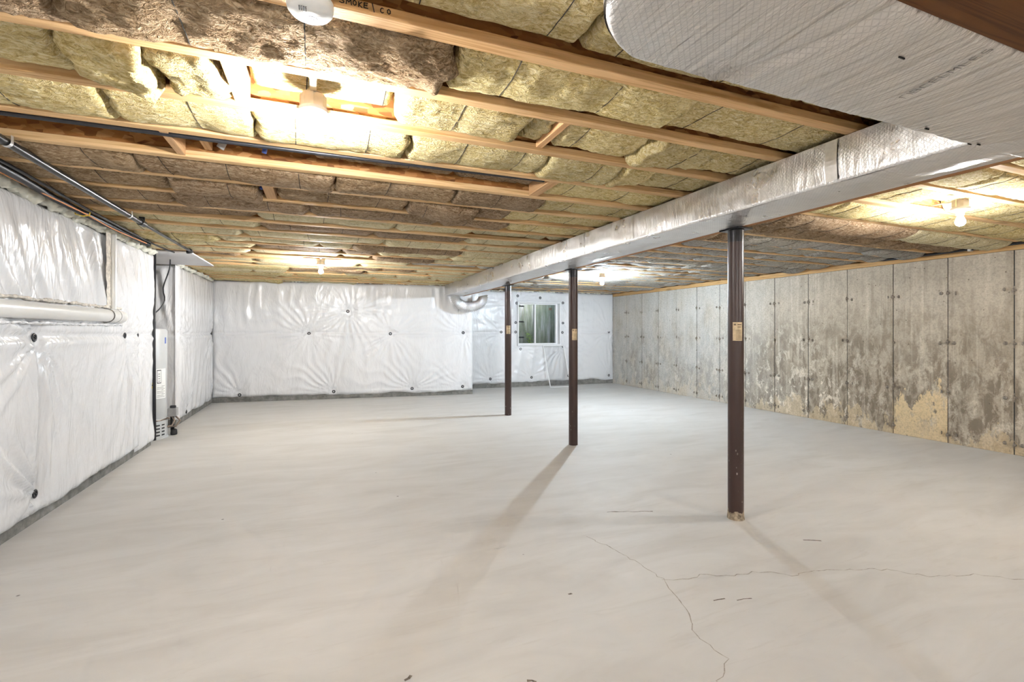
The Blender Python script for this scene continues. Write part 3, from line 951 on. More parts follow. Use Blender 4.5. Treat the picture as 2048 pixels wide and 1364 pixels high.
blanket('insulation_blanket', 'white plastic insulation blanket beside the white drain pipe, nearest on left wall', (XL, Y_REAR), (XL, 6.43), 0.085, 2.31,
        [(yo + 4.42, 1.335), (yo + 4.43, 0.215), (yo + 6.1, 1.335), (yo + 2.9, 1.335), (yo + 2.9, .2)], folds=(0.017, 7.5, 0.55), lowfold=0.007, seed=11, depth=0.055, group=PG, reach_k=1.6, vseams=((yo + 4.43, 0.15, 1.36), (yo + 6.1, 0.05, 1.33)))
blanket('insulation_blanket', 'narrow white plastic blanket flap hanging at the heater alcove corner', (XL, 6.40), (XL, 6.965), 0.055, 2.31,
        [(0.06, 1.335)], folds=(0.010, 15.0, 0.3), lowfold=0.014, seed=23, depth=0.035, group=PG)
blanket('insulation_blanket', 'white plastic blanket past the water heater on left wall', (-1.975, 8.16), (-1.975, 10.54), 0.10, 2.33,
        [(0.10, 1.33), (2.30, 1.32), (2.30, 0.15), (0.55, 0.13)], folds=(0.007, 18.0, 0.05), lowfold=0.004, seed=31, depth=0.05, group=PG)
blanket('insulation_blanket', 'wrinkled white plastic blanket on alcove wall behind the water heater', (-3.2, 8.22), (-1.93, 8.22), 0.10, 2.33,
        [(0.7, 1.33)], folds=(0.012, 14.0, 0.1), lowfold=0.008, seed=37, depth=0.04, group=PG)
bl_len = (BL1 - BL0).length
blanket('insulation_blanket', 'long white plastic blanket across back wall under the far left lamp', BL0, BL1, 0.085, 2.36,
        [(u * bl_len, z) for u, z in ((0.488, 1.785), (0.342, 1.332), (0.655, 1.325), (0.959, 1.345), (0.094, 0.14), (0.434, 0.15), (0.743, 0.165), (0.956, 0.175))],
        folds=(0.012, 10.0, 0.06), lowfold=0.006, seed=41, depth=0.05, group=PG, reach_k=1.5)
RV2 = [(1.43, 2.25), (2.03, 2.215), (1.40, 2.07), (2.655, 2.10), (1.375, 1.59), (1.375, 1.357), (1.0, 1.358), (2.655, 1.585), (2.64, 1.345), (1.50, 0.936), (2.655, 0.99), (1.79, 0.225), (3.99, 1.356), (3.99, 0.21), (0.72, 0.22), (2.81, 0.235)]
blanket('insulation_blanket', 'white plastic blanket on back wall around the small window', (BR0.x, BR0.y), (BR1.x, BR1.y), 0.115, 2.35, RV2,
        hole=(WU0 - 0.005, WU1 + 0.005, WZ0 - 0.005, WZ1 + 0.005), folds=(0.005, 11.0, 0.0), lowfold=0.010, seed=53, depth=0.045, group=PG, reach_k=1.3)

# lumpy expanding foam along wall tops
def roughen(mb, amp, fq, seed):
    for i, p in enumerate(mb.v):
        q = Vector(p) * fq + Vector((seed * 7.3, 0, 0))
        d1 = mnoise.noise_vector(q) + 0.5 * mnoise.noise_vector(q * 2.3)
        mb.v[i] = (p[0] + d1.x * amp, p[1] + d1.y * amp, p[2] + d1.z * amp)
def foam(name, label, pts, w, seed):
    mb = MB(); rr = random.Random(seed)
    P = []
    for i in range(len(pts) - 1):
        a = Vector(pts[i]); c = Vector(pts[i + 1]); n = max(2, int((c - a).length / 0.025))
        for j in range(n):
            P.append(a.lerp(c, j / n) + Vector((rr.uniform(-.012, .012), rr.uniform(-.012, .012), rr.uniform(-.010, .010))))
    P.append(Vector(pts[-1]))
    rs = [max(0.010, w * (0.85 + 0.75 * mnoise.noise(Vector((i * 0.23, seed, 0))) + rr.uniform(-.22, .22))) for i in range(len(P))]
    mb.tube(P, rs, 12)
    roughen(mb, w * 0.55, 26.0, seed)
    o = mb.build(name, M['foam'], None, True)
    return tag(o, label, kind='stuff')
foam('spray_foam', 'cream expanding foam along top of left wall', [(-1.90, 1.0, 2.345), (-1.89, 3.0, 2.345), (-1.89, 5.0, 2.34), (-1.90, 6.95, 2.345)], 0.050, 1)
foam('spray_foam', 'cream expanding foam along wall top past the heater', [(-1.95, 8.2, 2.36), (-1.95, 10.5, 2.37)], 0.04, 2)
foam('spray_foam', 'cream expanding foam along top of back wall', [(-1.9, 10.54, 2.385), (3.0, 9.95, 2.385)], 0.028, 3)
foam('spray_foam', 'cream expanding foam above the window wall', [(3.1, 10.90, 2.375), (7.1, 10.70, 2.375)], 0.024, 4)

# ------------------------------------------------------------------ window
w1 = empty('window_1', br((WU0 + WU1) / 2, 0, WZ0))
tag(w1, 'small white framed sliding basement window', kind='structure')
def wpart(name, u0, u1, d0, d1, z0, z1, mat):
    mb = slab_br(MB(), u0, u1, d0, d1, z0, z1)
    o = mb.build(name, mat, w1)
    o.matrix_parent_inverse = Matrix.Translation(-w1.location)
    return o
F = 0.05
wpart('jamb', WU0, WU0 + 0.025, -0.20, 0.055, WZ0, WZ1, M['vinyl']); wpart('jamb', WU1 - 0.025, WU1, -0.20, 0.055, WZ0, WZ1, M['vinyl'])
wpart('sill', WU0 + .025, WU1 - .025, -0.20, 0.07, WZ0, WZ0 + 0.025, M['vinyl']); wpart('head', WU0 + .025, WU1 - .025, -0.20, 0.055, WZ1 - 0.03, WZ1, M['vinyl'])
i0, i1, iz0, iz1 = WU0 + .025, WU1 - .025, WZ0 + .025, WZ1 - .03
wpart('frame', i0, i0 + F * .6, -0.17, -0.09, iz0, iz1, M['vinyl']); wpart('frame', i1 - F, i1, -0.17, -0.09, iz0, iz1, M['vinyl'])
wpart('frame', i0 + F * .6, i1 - F, -0.17, -0.09, iz0, iz0 + F * .6, M['vinyl']); wpart('frame', i0 + F * .6, i1 - F, -0.17, -0.09, iz1 - F * .6, iz1, M['vinyl'])
um = 1.93
wpart('meeting_rail', um - 0.02, um + 0.02, -0.16, -0.08, iz0 + F * .6, iz1 - F * .6, M['vinyl'])
wpart('pane', i0 + F * .6, um - 0.02, -0.128, -0.122, iz0 + F * .6, iz1 - F * .6, M['glass'])
wpart('pane', um + 0.02, i1 - F, -0.148, -0.142, iz0 + F * .6, iz1 - F * .6, M['glass'])
st_ = wpart('sticker', 2.335, 2.415, -0.1415, -0.1405, 1.915, 1.975, M['paper_print'])

# window well outside
mb = MB(); v = []; f = []
cu, Rw = (WU0 + WU1) / 2 + 0.05, 0.95
N = 120
for i in range(N + 1):
    a = math.pi * i / N
    rr_ = Rw + 0.018 * math.sin(i * 2 * math.pi / 4)
    for z_ in (0.55, 3.0):
        v.append(br(cu - rr_ * math.cos(a) * 0.85, -0.25 - rr_ * math.sin(a), z_))
for i in range(N):
    f.append((2 * i, 2 * i + 1, 2 * i + 3, 2 * i + 2))
mb.add(v, f)
v2 = []
for i in range(N + 1):
    a = math.pi * i / N
    for z_ in (0.55, 3.0):
        v2.append(br(cu - (Rw + .06) * math.cos(a) * 0.85, -0.25 - (Rw + .06) * math.sin(a), z_))
f2 = [(2 * i, 2 * i + 2, 2 * i + 3, 2 * i + 1) for i in range(N)]
mb.add(v2, f2)
well = tag(mb.build('window_well', M['well'], None, True), 'mossy ribbed window well wall outside the glass', 'window well')
mb = slab_br(MB(), cu - 1.0, cu + 1.0, -1.4, -0.25, 0.5, 0.8)
tag(mb.build('well_gravel', M['gravel']), 'gravel bed at bottom of the window well', kind='structure')
lad = empty('well_ladder', br(1.62, -0.55, 0.8))
tag(lad, 'black escape ladder rungs on left side of window well', 'ladder')
for z_ in (1.22, 1.62, 2.02):
    q = MB().tube([br(1.30, -0.45, z_), br(1.36, -0.36, z_), br(1.70, -0.36, z_), br(1.76, -0.45, z_)], 0.018, 8)
    o = q.build('rung', M['black'], lad); o.matrix_parent_inverse = Matrix.Translation(-lad.location)
for d_ in (-0.56,):
    q = MB().tube([br(1.30, d_ + .1, 0.8), br(1.30, d_ + .1, 2.3)], 0.015, 8); o = q.build('rail', M['black'], lad); o.matrix_parent_inverse = Matrix.Translation(-lad.location)
# plant
plant = empty('shrub', br(1.90, -0.36, 0.8))
tag(plant, 'bright green leafy plant growing in the window well', 'plant')
pm = MB(); sm_ = MB(); rr = random.Random(5)
for s_ in range(9):
    ang = rr.uniform(0, 6.28); hgt = rr.uniform(0.32, 0.58); sp = rr.uniform(.02, .11)
    base = Vector(br(1.90, -0.36, 0.8)); top = base + Vector((math.cos(ang) * sp, math.sin(ang) * sp, hgt))
    sm_.tube([base, base.lerp(top, .5) + Vector((0, 0, .03)), top], [0.005, .004, .002], 5)
    for l_ in range(16):
        p_ = base.lerp(top, rr.uniform(.3, 1.0)); a2 = rr.uniform(0, 6.28); e = rr.uniform(-.3, .7)
        dv = Vector((math.cos(a2) * math.cos(e), math.sin(a2) * math.cos(e), math.sin(e))); sd_ = dv.cross(Vector((0, 0, 1))).normalized()
        ll = rr.uniform(.04, .07)
        pm.add([p_, p_ + dv * ll * .5 + sd_ * ll * .28 + Vector((0, 0, .006)), p_ + dv * ll, p_ + dv * ll * .5 - sd_ * ll * .28 + Vector((0, 0, .006)), p_ + dv * ll * .5 - Vector((0, 0, .004))],
               [(0, 4, 1), (4, 2, 1), (0, 3, 4), (4, 3, 2)])
for q, nm, mt_ in ((pm, 'foliage', M['leaf']), (sm_, 'stem', M['stem'])):
    o = q.build(nm, mt_, plant); o.matrix_parent_inverse = Matrix.Translation(-plant.location)
    if nm == 'foliage': o['kind'] = 'stuff'

# loose insect screen leaning under the window
scn = empty('window_screen', br(2.1, 0.3, 0))
tag(scn, 'thin white framed insect screen leaning below the window', 'window screen')
def scr(u, t):      # t 0 floor .. 1 top
    return Vector(br(u + 0.0 - 0.05 * (1 - t) * -1.0, 0.33 * (1 - t) + 0.075, 0.008 + 1.0 * t))
SU0, SU1 = 2.09, 2.64
for nm, a, c in (('frame_rail', (SU0, 0), (SU1, 0)), ('frame_rail', (SU0, 1), (SU1, 1)), ('frame_stile', (SU0, 0), (SU0, 1)), ('frame_stile', (SU1, 0), (SU1, 1))):
    o = MB().tube([scr(*a), scr(*c)], 0.012, 4).build(nm, M['vinyl'], scn); o.matrix_parent_inverse = Matrix.Translation(-scn.location)
o = mesh_obj('mesh_panel', [scr(SU0, 0), scr(SU1, 0), scr(SU1, 1), scr(SU0, 1)], [(0, 1, 2, 3)], M['mesh'], scn)
o.matrix_parent_inverse = Matrix.Translation(-scn.location)

# ------------------------------------------------------------------ beam, header
BX0, BX1 = 2.70, 2.862
b = MB(); b.bevel_box(BX0, BX1, Y_REAR, 10.85, BZ + 0.002, JZ - 0.001, 0.003)
tag(b.build('support_beam', M['beam']), 'long brown wooden beam resting on the three steel columns', 'beam')
b = MB(); b.bevel_box(0.2, 2.69, 0.30, 0.672, BZ - 0.012, JZ - 0.001, 0.003)
hb = tag(b.build('header_beam', M['header']), 'dark brown wooden header at upper right beside the foil duct', 'beam')
st = [[(1.62, .50), (1.66, .52), (1.70, .50)], [(1.69, .56), (1.72, .53)], [(1.55, .58), (1.57, .60)]]
strokes_mesh(st, lambda x, y: (x, y, BZ - 0.0128), 0.0012).build('marker_line', M['ink'], hb)

# ------------------------------------------------------------------ foil wrapped ducts
DX0, DX1 = 2.42, 2.695
trunk = empty('trunk_duct', (2.55, 5, BZ))
tag(trunk, 'long foil wrapped rectangular duct running beside the beam', 'duct')
def kid(o, par):
    o.matrix_parent_inverse = Matrix.Translation(-par.location)
    return o
def surf(nu, nv, fn, name, mat, par):
    v = [fn(i / nu, j / nv) for i in range(nu + 1) for j in range(nv + 1)]
    f = [(i * (nv + 1) + j, (i + 1) * (nv + 1) + j, (i + 1) * (nv + 1) + j + 1, i * (nv + 1) + j + 1) for i in range(nu) for j in range(nv)]
    return kid(mesh_obj(name, v, f, mat, par, True), par)
DY0, DY1 = 0.9, 9.93
def nz(*a): return mnoise.noise(Vector(a))
def side(u, v):
    y = DY0 + (DY1 - DY0) * u; z = BZ + (JZ - .004 - BZ) * v
    bul = 0.005 * math.sin(math.pi * v) + 0.004 * nz(y * 2.2, v * 2, 1) + 0.0022 * nz(y * 11, v * 3, 2)
    e = 0.006 * (1 - min(1, v / 0.06)) ** 2
    return (DX0 - bul + e, y, z)
surf(600, 20, side, 'side_wrap', M['foil_side'], trunk)
def under(u, v):
    y = DY0 + (DY1 - DY0) * u; x = DX0 + 0.005 + (2.795 - DX0 - .005) * v
    s_ = 0.010 * math.sin(math.pi * min(1, v * 1.1)) + 0.004 * nz(y * 3, x * 3, 4) + 0.0025 * nz(y * 16 + x * 8, x * 3, 5)
    return (x + (0.012 * nz(y * 1.7, 0, 9) if v == 1 else 0), y, BZ - 0.0015 - s_ * (1 if v < .75 else (1 - v) / .25) + (0.0 if v > 0 else 0.001))
surf(420, 14, under, 'under_wrap', M['foil_under'], trunk)
b = MB(); b.box(DX0 + 0.03, DX1, DY0, DY1, BZ + 0.012, JZ - 0.006)
kid(b.build('duct_core', M['tape'], trunk), trunk)
for y_, w_ in ((1.646, 0.030), (2.488, 0.006), (3.326, 0.006), (4.125, 0.008), (5.0, 0.005), (5.802, 0.008), (7.051, 0.010), (8.315, 0.010)):
    q = MB()
    pts = []
    for j in range(9):
        vv_ = 0.06 + 0.92 * j / 8
        p_ = side((y_ - DY0) / (DY1 - DY0), vv_); pts.append((p_[0] - 0.008, p_[2]))
    for j in range(8):
        q.add([(pts[j][0], y_ - w_, pts[j][1]), (pts[j][0], y_ + w_, pts[j][1]), (pts[j + 1][0], y_ + w_, pts[j + 1][1]), (pts[j + 1][0], y_ - w_, pts[j + 1][1])], [(0, 1, 2, 3)])
    kid(q.build('tape_strip', M['tape'], trunk), trunk)

branch = empty('branch_duct', (1.5, 0.9, BZ))
tag(branch, 'wide foil wrapped branch duct overhead with rounded corner at upper right', 'duct')
QX0, QX1, QY0, QY1 = 0.575, 2.80, 0.675, 1.10
def q_left(y):      # rounded left end
    if y < 0.80: return QX0
    t_ = (y - 0.80) / (QY1 - 0.80)
    return QX0 + 0.30 * (1 - math.sqrt(max(0, 1 - t_ ** 2.2)))
def qunder(u, v):
    y = QY0 + (QY1 - QY0) * v
    x0 = q_left(y); x = x0 + (QX1 - x0) * u
    z = BZ - 0.006 - 0.012 * math.sin(math.pi * v) * math.sin(math.pi * u) ** .5
    fan = x * 26 + (y - 0.9) * (x - 1.4) * 9
    z += 0.0045 * (nz(fan * .35, y * 1.2, 3)) + 0.003 * nz(fan, y * 1.6, 8)
    ex = math.exp(-((x - 1.06) ** 2 + (y - 1.06) ** 2) / 0.006)
    z += 0.034 * ex * nz(math.atan2(y - 1.12, x - 1.04) * 4.0, 0, 2)
    z += 0.018 * math.exp(-((x - (1.12 + (1.06 - y) * .35)) / 0.022) ** 2) * (1 if y < 1.06 else 0)
    e = min(v, 1 - v) * (QY1 - QY0); 
    if e < 0.02: z += 0.016 * (1 - e / 0.02) ** 2
    eu = u * (QX1 - x0)
    if eu < 0.03: z += 0.02 * (1 - eu / 0.03) ** 2
    return (x, y, z)
surf(170, 44, qunder, 'under_wrap', M['foil_branch'], branch)
def qrim(u, v):
    # far side wall then rounded end, going up
    if u < 0.6:
        x = QX1 + (QX0 + .30 - QX1) * (u / 0.6); y = QY1
    else:
        y = QY1 + (QY0 - QY1) * ((u - 0.6) / 0.4); x = q_left(y)
    return (x, y, BZ + 0.008 + (JZ - 0.006 - BZ - 0.008) * v)
surf(80, 4, qrim, 'side_wrap', M['foil_side'], branch)
def qn(u, v):
    return (QX0 + (QX1 - QX0) * u, QY0, BZ + 0.008 + (JZ - 0.006 - BZ - .008) * v)
surf(4, 2, qn, 'near_wrap', M['foil_side'], branch)
# faint outlined print and staples on the foil
PL = [[(0, .9), (.45, 1)], [(0, .9), (.1, 0)], [(.9, 1), (.95, 0)], [(1.2, 0), (1.2, 1), (1.75, .9), (1.8, .55), (1.3, .5)], [(1.8, .5), (1.85, .05), (1.25, 0)],
      [(2.8, 1), (2.2, .9), (2.2, .1), (2.85, 0)], [(3.2, 1), (3.2, 0), (3.8, 0)], [(3.2, .55), (3.7, .55)], [(3.2, 1), (3.8, 1)], [(4.1, 1), (4.1, 0), (4.6, 0)],
      [(4.95, 0), (4.95, 1), (5.3, .5), (5.65, 1), (5.65, 0)], [(6.0, 1), (6.0, 0)], [(6.0, 0), (6.5, 0)], [(6.9, 1), (6.9, 0), (7.5, 0)], [(6.9, .5), (7.3, .5)], [(6.9, 1), (7.5, 1)],
      [(8.4, 1), (7.9, .9), (7.9, .6), (8.4, .45), (8.4, .1), (7.8, 0)]]
ox, oy = 1.700, 0.930
dx_, dy_ = Vector((-0.050, -0.235)) / 8.4, Vector((-0.022, 0.005))
stp = [[(ox + dx_.x * a_ + dy_.x * b_, oy + dx_.y * a_ + dy_.y * b_) for a_, b_ in l_] for l_ in PL]
def onq(x, y):
    v_ = (y - QY0) / (QY1 - QY0); x0 = q_left(y)
    p_ = qunder((x - x0) / (QX1 - x0), v_)
    return (x, y, p_[2] - 0.0022)
st2 = []
for l_ in stp:
    o_ = []
    for i in range(len(l_) - 1):
        for t_ in (0, .25, .5, .75): o_.append(tuple(Vector(l_[i]).lerp(Vector(l_[i + 1]), t_)))
    o_.append(l_[-1]); st2.append(o_)
kid(strokes_mesh(st2, onq, 0.0013).build('foil_print', M['print'], branch), branch)
for x_, y_ in ((2.40, 1.085), (2.43, 1.07), (1.45, 0.80), (2.05, 1.05)):
    z_ = onq(x_, y_)[2]
    kid(MB().box(x_ - 0.012, x_ + 0.012, y_ - 0.0015, y_ + 0.0015, z_ - 0.003, z_ + 0.001).build('staple', M['staple'], branch), branch)

# flexible foil duct at the far end
mb = MB(); pts = []; rs = []
for i in range(61):
    t_ = i / 60; a = math.pi * (1.06 - 1.12 * t_)
    pts.append((2.90 - 0.30 * -math.cos(a) * -1.0 * 1.0, 9.70 + 0.05 * t_, 2.10 - 0.20 * math.sin(a)))
    rs.append(0.102 + 0.010 * (1 if i % 2 else -1) + 0.012 * nz(i * .9, 0, 0))
mb.tube(pts, rs, 18)
tag(mb.build('flexible_duct', M['flex'], None, True), 'crinkled foil flexible duct looping under far end of the beam', 'duct')

# ------------------------------------------------------------------ steel columns
def column(x, y, labz, label, foot, face):
    root = empty('steel_column', (x, y, 0))
    tag(root, label, 'column', 'steel columns under the beam')
    q = MB().lathe([(0.0545, 0.0), (0.0545, BZ - 0.10)], (x, y, 0), 32); smooth_by_angle(kid(q.build('shaft', M['column'], root), root))
    q = MB().lathe([(0.0552, BZ - 0.10), (0.0552, BZ - 0.012)], (x, y, 0), 32); smooth_by_angle(kid(q.build('top_collar', M['black_metal'], root), root))
    q = MB().bevel_box(x - 0.07, x + 0.07, y - 0.09, y + 0.09, BZ - 0.012, BZ - 0.001, 0.002); kid(q.build('top_plate', M['black_metal'], root), root)
    # paper tag wrapped on the shaft
    for nm, mat, r_, z0_, z1_, a0_, a1_ in [('paper_label', M['paper'], 0.0552, labz, labz + 0.135, -0.62, 0.62)] + \
            [('label_print', M['paper_print'], 0.0556, labz + 0.112, labz + 0.124, -0.50, -0.22), ('label_print', M['paper_print'], 0.0556, labz + 0.114, labz + 0.121, -0.05, 0.5),
             ('label_print', M['paper_print'], 0.0556, labz + 0.098, labz + 0.103, -0.05, 0.4)] + [('label_print', M['paper_print'], 0.0556, labz + 0.010 + 0.0095 * i, labz + 0.0125 + 0.0095 * i, -0.25, 0.5) for i in range(8)]:
        v = []; f = []
        n = 10
        for i in range(n + 1):
            a = face + a0_ + (a1_ - a0_) * i / n
            for z_ in (z0_, z1_): v.append((x + r_ * math.cos(a), y + r_ * math.sin(a), z_))
        for i in range(n): f.append((2 * i, 2 * i + 2, 2 * i + 3, 2 * i + 1))
        if nm == 'paper_label':
            lab_o = kid(mesh_obj(nm, v, f, mat, root, True), root)
        else:
            mesh_obj(nm, v, f, mat, lab_o, True)
    if foot:
        v = []; f = []; n = 32; rr = random.Random(9)
        for i in range(n):
            a = 2 * math.pi * i / n
            h_ = 0.055 + 0.03 * nz(math.cos(a) * 2, math.sin(a) * 2, 3) + rr.uniform(-.006, .006)
            for z_, r_ in ((0, 0.060), (h_ * .6, 0.0565), (h_, 0.0548)): v.append((x + r_ * math.cos(a), y + r_ * math.sin(a), z_))
        for i in range(n):
            j = (i + 1) % n
            for t_ in (0, 1): f.append((3 * i + t_, 3 * j + t_, 3 * j + t_ + 1, 3 * i + t_ + 1))
        kid(mesh_obj('mortar_foot', v, f, M['column_foot'], root, True), root)
    return root
fa = lambda x, y, d: math.atan2(-y, -x) + d
column(2.836, 2.647, 1.311, 'nearest and thickest looking dark brown steel column with tan label', True, fa(2.836, 2.647, 0.25))
column(2.836, 5.097, 1.272, 'middle one of the three dark brown steel columns', False, fa(2.836, 5.097, 0.35))
column(2.836, 7.283, 1.335, 'farthest and thinnest looking dark brown steel column left of window', False, fa(2.836, 7.283, 0.1))

# ------------------------------------------------------------------ lamps
def lamp(x, y, label, kind):
    root = empty('ceiling_lamp', (x, y, 2.32))
    tag(root, label, 'lamp', 'bare bulb porcelain ceiling lamps')
    q = MB().lathe([(0.052, 2.318), (0.052, 2.372), (0.046, 2.378)], (x, y, 0), 8)
    kid(q.build('junction_box', M['box_beige'], root), root)
    q = MB().box(x - 0.012, x + 0.012, y - 0.18, y + 0.18, 2.372, 2.378)
    q.box(x - .0545, x - .0505, y - .004, y + .004, 2.318, 2.372); kid(q.build('bar_hanger', M['screw'], root), root)
    for s_ in (-1, 1):
        q = MB().lathe([(0.004, 2.312), (0.0055, 2.316), (0.004, 2.322)], (x + s_ * 0.062, y, 0), 8); kid(q.build('screw', M['screw'], root), root)
    q = MB().lathe([(0.0235, 2.262), (0.024, 2.276), (0.030, 2.284), (0.046, 2.290), (0.057, 2.297), (0.060, 2.306), (0.058, 2.316), (0.050, 2.318)], (x, y, 0), 32)
    hold = kid(q.build('porcelain_holder', M['porcelain'], root, True), root)
    prof = [(0.001, 2.178), (0.010, 2.1795), (0.019, 2.184), (0.026, 2.192), (0.0298, 2.202), (0.030, 2.212), (0.0275, 2.224), (0.022, 2.237), (0.0165, 2.249), (0.0145, 2.262)]
    q = MB().lathe(prof, (x, y, 0), 12)
    q.build('bulb', M['bulb_' + kind], hold, True)
    return root
lamp(-0.035, 2.17, 'bare lit bulb in porcelain holder nearest on the left of the duct', 'near')
lamp(-0.02, 7.12, 'far lit bulb above the long plastic covered back wall', 'far')
lamp(4.49, 2.085, 'lit bulb above the concrete wall at right edge', 'near')
lamp(4.49, 7.05, 'far lit bulb glowing cool white in front of the window', 'cool')
lamp(-0.02, -2.75, 'unseen fill bulb added behind the viewpoint on the left', 'rear_fill')  # unseen bulb, added to fill the room with light
lamp(4.49, -2.75, 'unseen fill bulb added behind the viewpoint on the right', 'rear_fill')  # second added bulb out of view, also for fill

# ------------------------------------------------------------------ smoke alarm
sx, sy = -0.034, 1.535
sm = empty('smoke_alarm', (sx, sy, JZ))
tag(sm, 'round white smoke alarm screwed under the joist at top edge', 'smoke alarm')
kid(MB().lathe([(0.064, JZ - 0.010), (0.066, JZ - 0.004), (0.066, JZ - 0.0005)], (sx, sy, 0), 40).build('mount_plate', M['white'], sm, True), sm)
kid(MB().lathe([(0.020, JZ - 0.043), (0.036, JZ - 0.042), (0.045, JZ - 0.036), (0.058, JZ - 0.032), (0.064, JZ - 0.024), (0.066, JZ - 0.010)], (sx, sy, 0), 40, capt=False).build('cover', M['white'], sm, True), sm)
for i in range(4):
    kid(MB().box(sx - 0.030 + i * .006, sx - 0.027 + i * .006, sy - 0.042, sy - 0.022, JZ - 0.0436, JZ - 0.0420).build('vent_slot', M['grey_dark'], sm), sm)
ar = [[(0.020 * math.cos(a), 0.016 + 0.014 * math.sin(a)) for a in [math.radians(20 + 14 * i) for i in range(11)]], [(-.007, .014), (-.003, .018)], [(.003, .014), (.007, .018)]]
kid(strokes_mesh(ar, lambda x, y: (sx + 0.006 + x * 0.8, sy + 0.022 - y * 0.9, JZ - 0.0446), 0.0019).build('emblem', M['ink'], sm), sm)

# ------------------------------------------------------------------ pipes and cables
pv = empty('drain_pipe', (-1.84, 4, 1.51))
tag(pv, 'white plastic drain pipe running along the left wall', 'pipe')
PX, PZ, PR = -1.845, 1.525, 0.058
def cyl(p0, p1, r, nm, mat, par, n=24):
    o = MB().tube([p0, p1], r, n).build(nm, mat, par); kid(o, par); return smooth_by_angle(o)
cyl((PX, Y_REAR + .02, PZ), (PX, 5.55, PZ), PR, 'pipe_run', M['pvc'], pv)
cyl((PX, 5.44, PZ), (PX, 5.66, PZ), PR + 0.006, 'coupling', M['pvc'], pv)
for y_ in (5.438, 5.60):
    cyl((PX, y_, PZ), (PX, y_ + 0.006, PZ), PR + 0.0075, 'seal_ring', M['print'], pv)
q = MB().tube([(PX, 5.66, PZ), (PX - .005, 5.78, PZ - .005), (PX - .04, 5.88, PZ - .01), (PX - .09, 5.95, PZ - .01)], PR, 24).build('elbow', M['pvc'], pv, True); kid(q, pv)
cyl((PX - 0.01, 5.62, PZ + 0.05), (PX - 0.01, 5.62, 2.33), 0.026, 'riser', M['pvc'], pv)
mb = MB(); rr = random.Random(8)
v = []; f = []
for i in range(60):
    z_ = 1.62 + 0.70 * i / 59
    y0_ = 5.50 + 0.03 * nz(z_ * 5, 1, 0) - 0.03 * (z_ - 1.6); y1_ = 5.60
    for t_ in (0, .33, .66, 1): v.append((-1.862 + 0.010 * nz(z_ * 14, t_ * 5, 4), y0_ + (y1_ - y0_) * t_, z_))
for i in range(59):
    for j in range(3): f.append((4 * i + j, 4 * i + j + 1, 4 * i + j + 5, 4 * i + j + 4))
kid(mesh_obj('exposed_wool', v, f, M['raw_wool'], pv, True), pv)
for zz_, am_ in ((PZ + PR + 0.022, 1), (PZ - PR - 0.028, 2)):
    P = []; rs = []
    for i in range(220):
        y_ = 1.5 + 4.35 * i / 219
        P.append((-1.868 + 0.006 * nz(y_ * 8, am_, 0), y_, zz_ + 0.008 * nz(y_ * 5, am_, 2))); rs.append(0.011 + 0.010 * nz(y_ * 7, am_, 7) + rr.uniform(-.0015, .0015))
    tb = MB().tube(P, [max(.003, r_) for r_ in rs], 9); roughen(tb, 0.009, 34.0, am_)
    q = tb.build('torn_edge', M['raw_wool'] if am_ == 1 else M['plastic'], pv, True); kid(q, pv)

gp = empty('gas_pipe', (-1.465, 4, 2.32))
tag(gp, 'black iron gas pipe under the joists along the left side', 'pipe')
cyl((-1.465, Y_REAR + .02, 2.325), (-1.465, 5.03, 2.325), 0.021, 'pipe_run', M['black_metal'], gp)
cyl((-1.465, 5.0, 2.325), (-1.465, 5.10, 2.325), 0.028, 'reducer', M['black_metal'], gp)
cyl((-1.465, 5.06, 2.325), (-1.445, 6.60, 2.325), 0.0145, 'pipe_run', M['black_metal'], gp)
cyl((-1.465, 5.05, 2.33), (-1.465, 5.05, 2.40), 0.022, 'tee_outlet', M['black_metal'], gp)
q = MB().tube([(-1.445, 6.56, 2.325), (-1.445, 6.64, 2.325), (-1.47, 6.69, 2.325), (-1.50, 6.70, 2.325)], 0.022, 14).build('elbow', M['black_metal'], gp, True); kid(q, gp)
for y_ in (3.13, 4.74):
    q = MB()
    pts = [(-1.465 + 0.026 * math.cos(a), y_, 2.325 + 0.026 * math.sin(a)) for a in [math.radians(150 + 24 * i) for i in range(11)]]
    pts = [(-1.491, y_, 2.36)] + pts[1:-1] + [(-1.440, y_, 2.358)]
    for i in range(len(pts) - 1):
        a, c = pts[i], pts[i + 1]
        q.add([(a[0], y_ - .012, a[2]), (a[0], y_ + .012, a[2]), (c[0], y_ + .012, c[2]), (c[0], y_ - .012, c[2])], [(0, 1, 2, 3)])
    kid(q.build('clamp', M['clamp'], gp), gp)

def cable(name, label, pts, r, mat, cat='cable', ribbed=False, n=8):
    P = []
    pts = [Vector(p) for p in pts]
    for i in range(len(pts) - 1):
        p0 = pts[max(0, i - 1)]; p1 = pts[i]; p2 = pts[i + 1]; p3 = pts[min(len(pts) - 1, i + 2)]
        m_ = max(3, int((p2 - p1).length / (0.012 if ribbed else 0.05)))
        for j in range(m_):
            t_ = j / m_
            P.append(0.5 * ((2 * p1) + (p2 - p0) * t_ + (2 * p0 - 5 * p1 + 4 * p2 - p3) * t_ ** 2 + (3 * p1 - p0 - 3 * p2 + p3) * t_ ** 3))
    P.append(pts[-1])
    rs = [r * (1.0 if (not ribbed or i % 2) else 0.86) for i in range(len(P))]
    return tag(MB().tube(P, rs, n).build(name, mat, None, True), label, cat)
cable('cable_conduit', 'thick black corrugated conduit under the joists by left wall', [(-1.70, 1.2, 2.325), (-1.70, 3.5, 2.315), (-1.77, 4.35, 2.325), (-1.75, 5.1, 2.315), (-1.76, 5.7, 2.325), (-1.755, 6.25, 2.322)], 0.025, M['black'], 'conduit', True, 10)
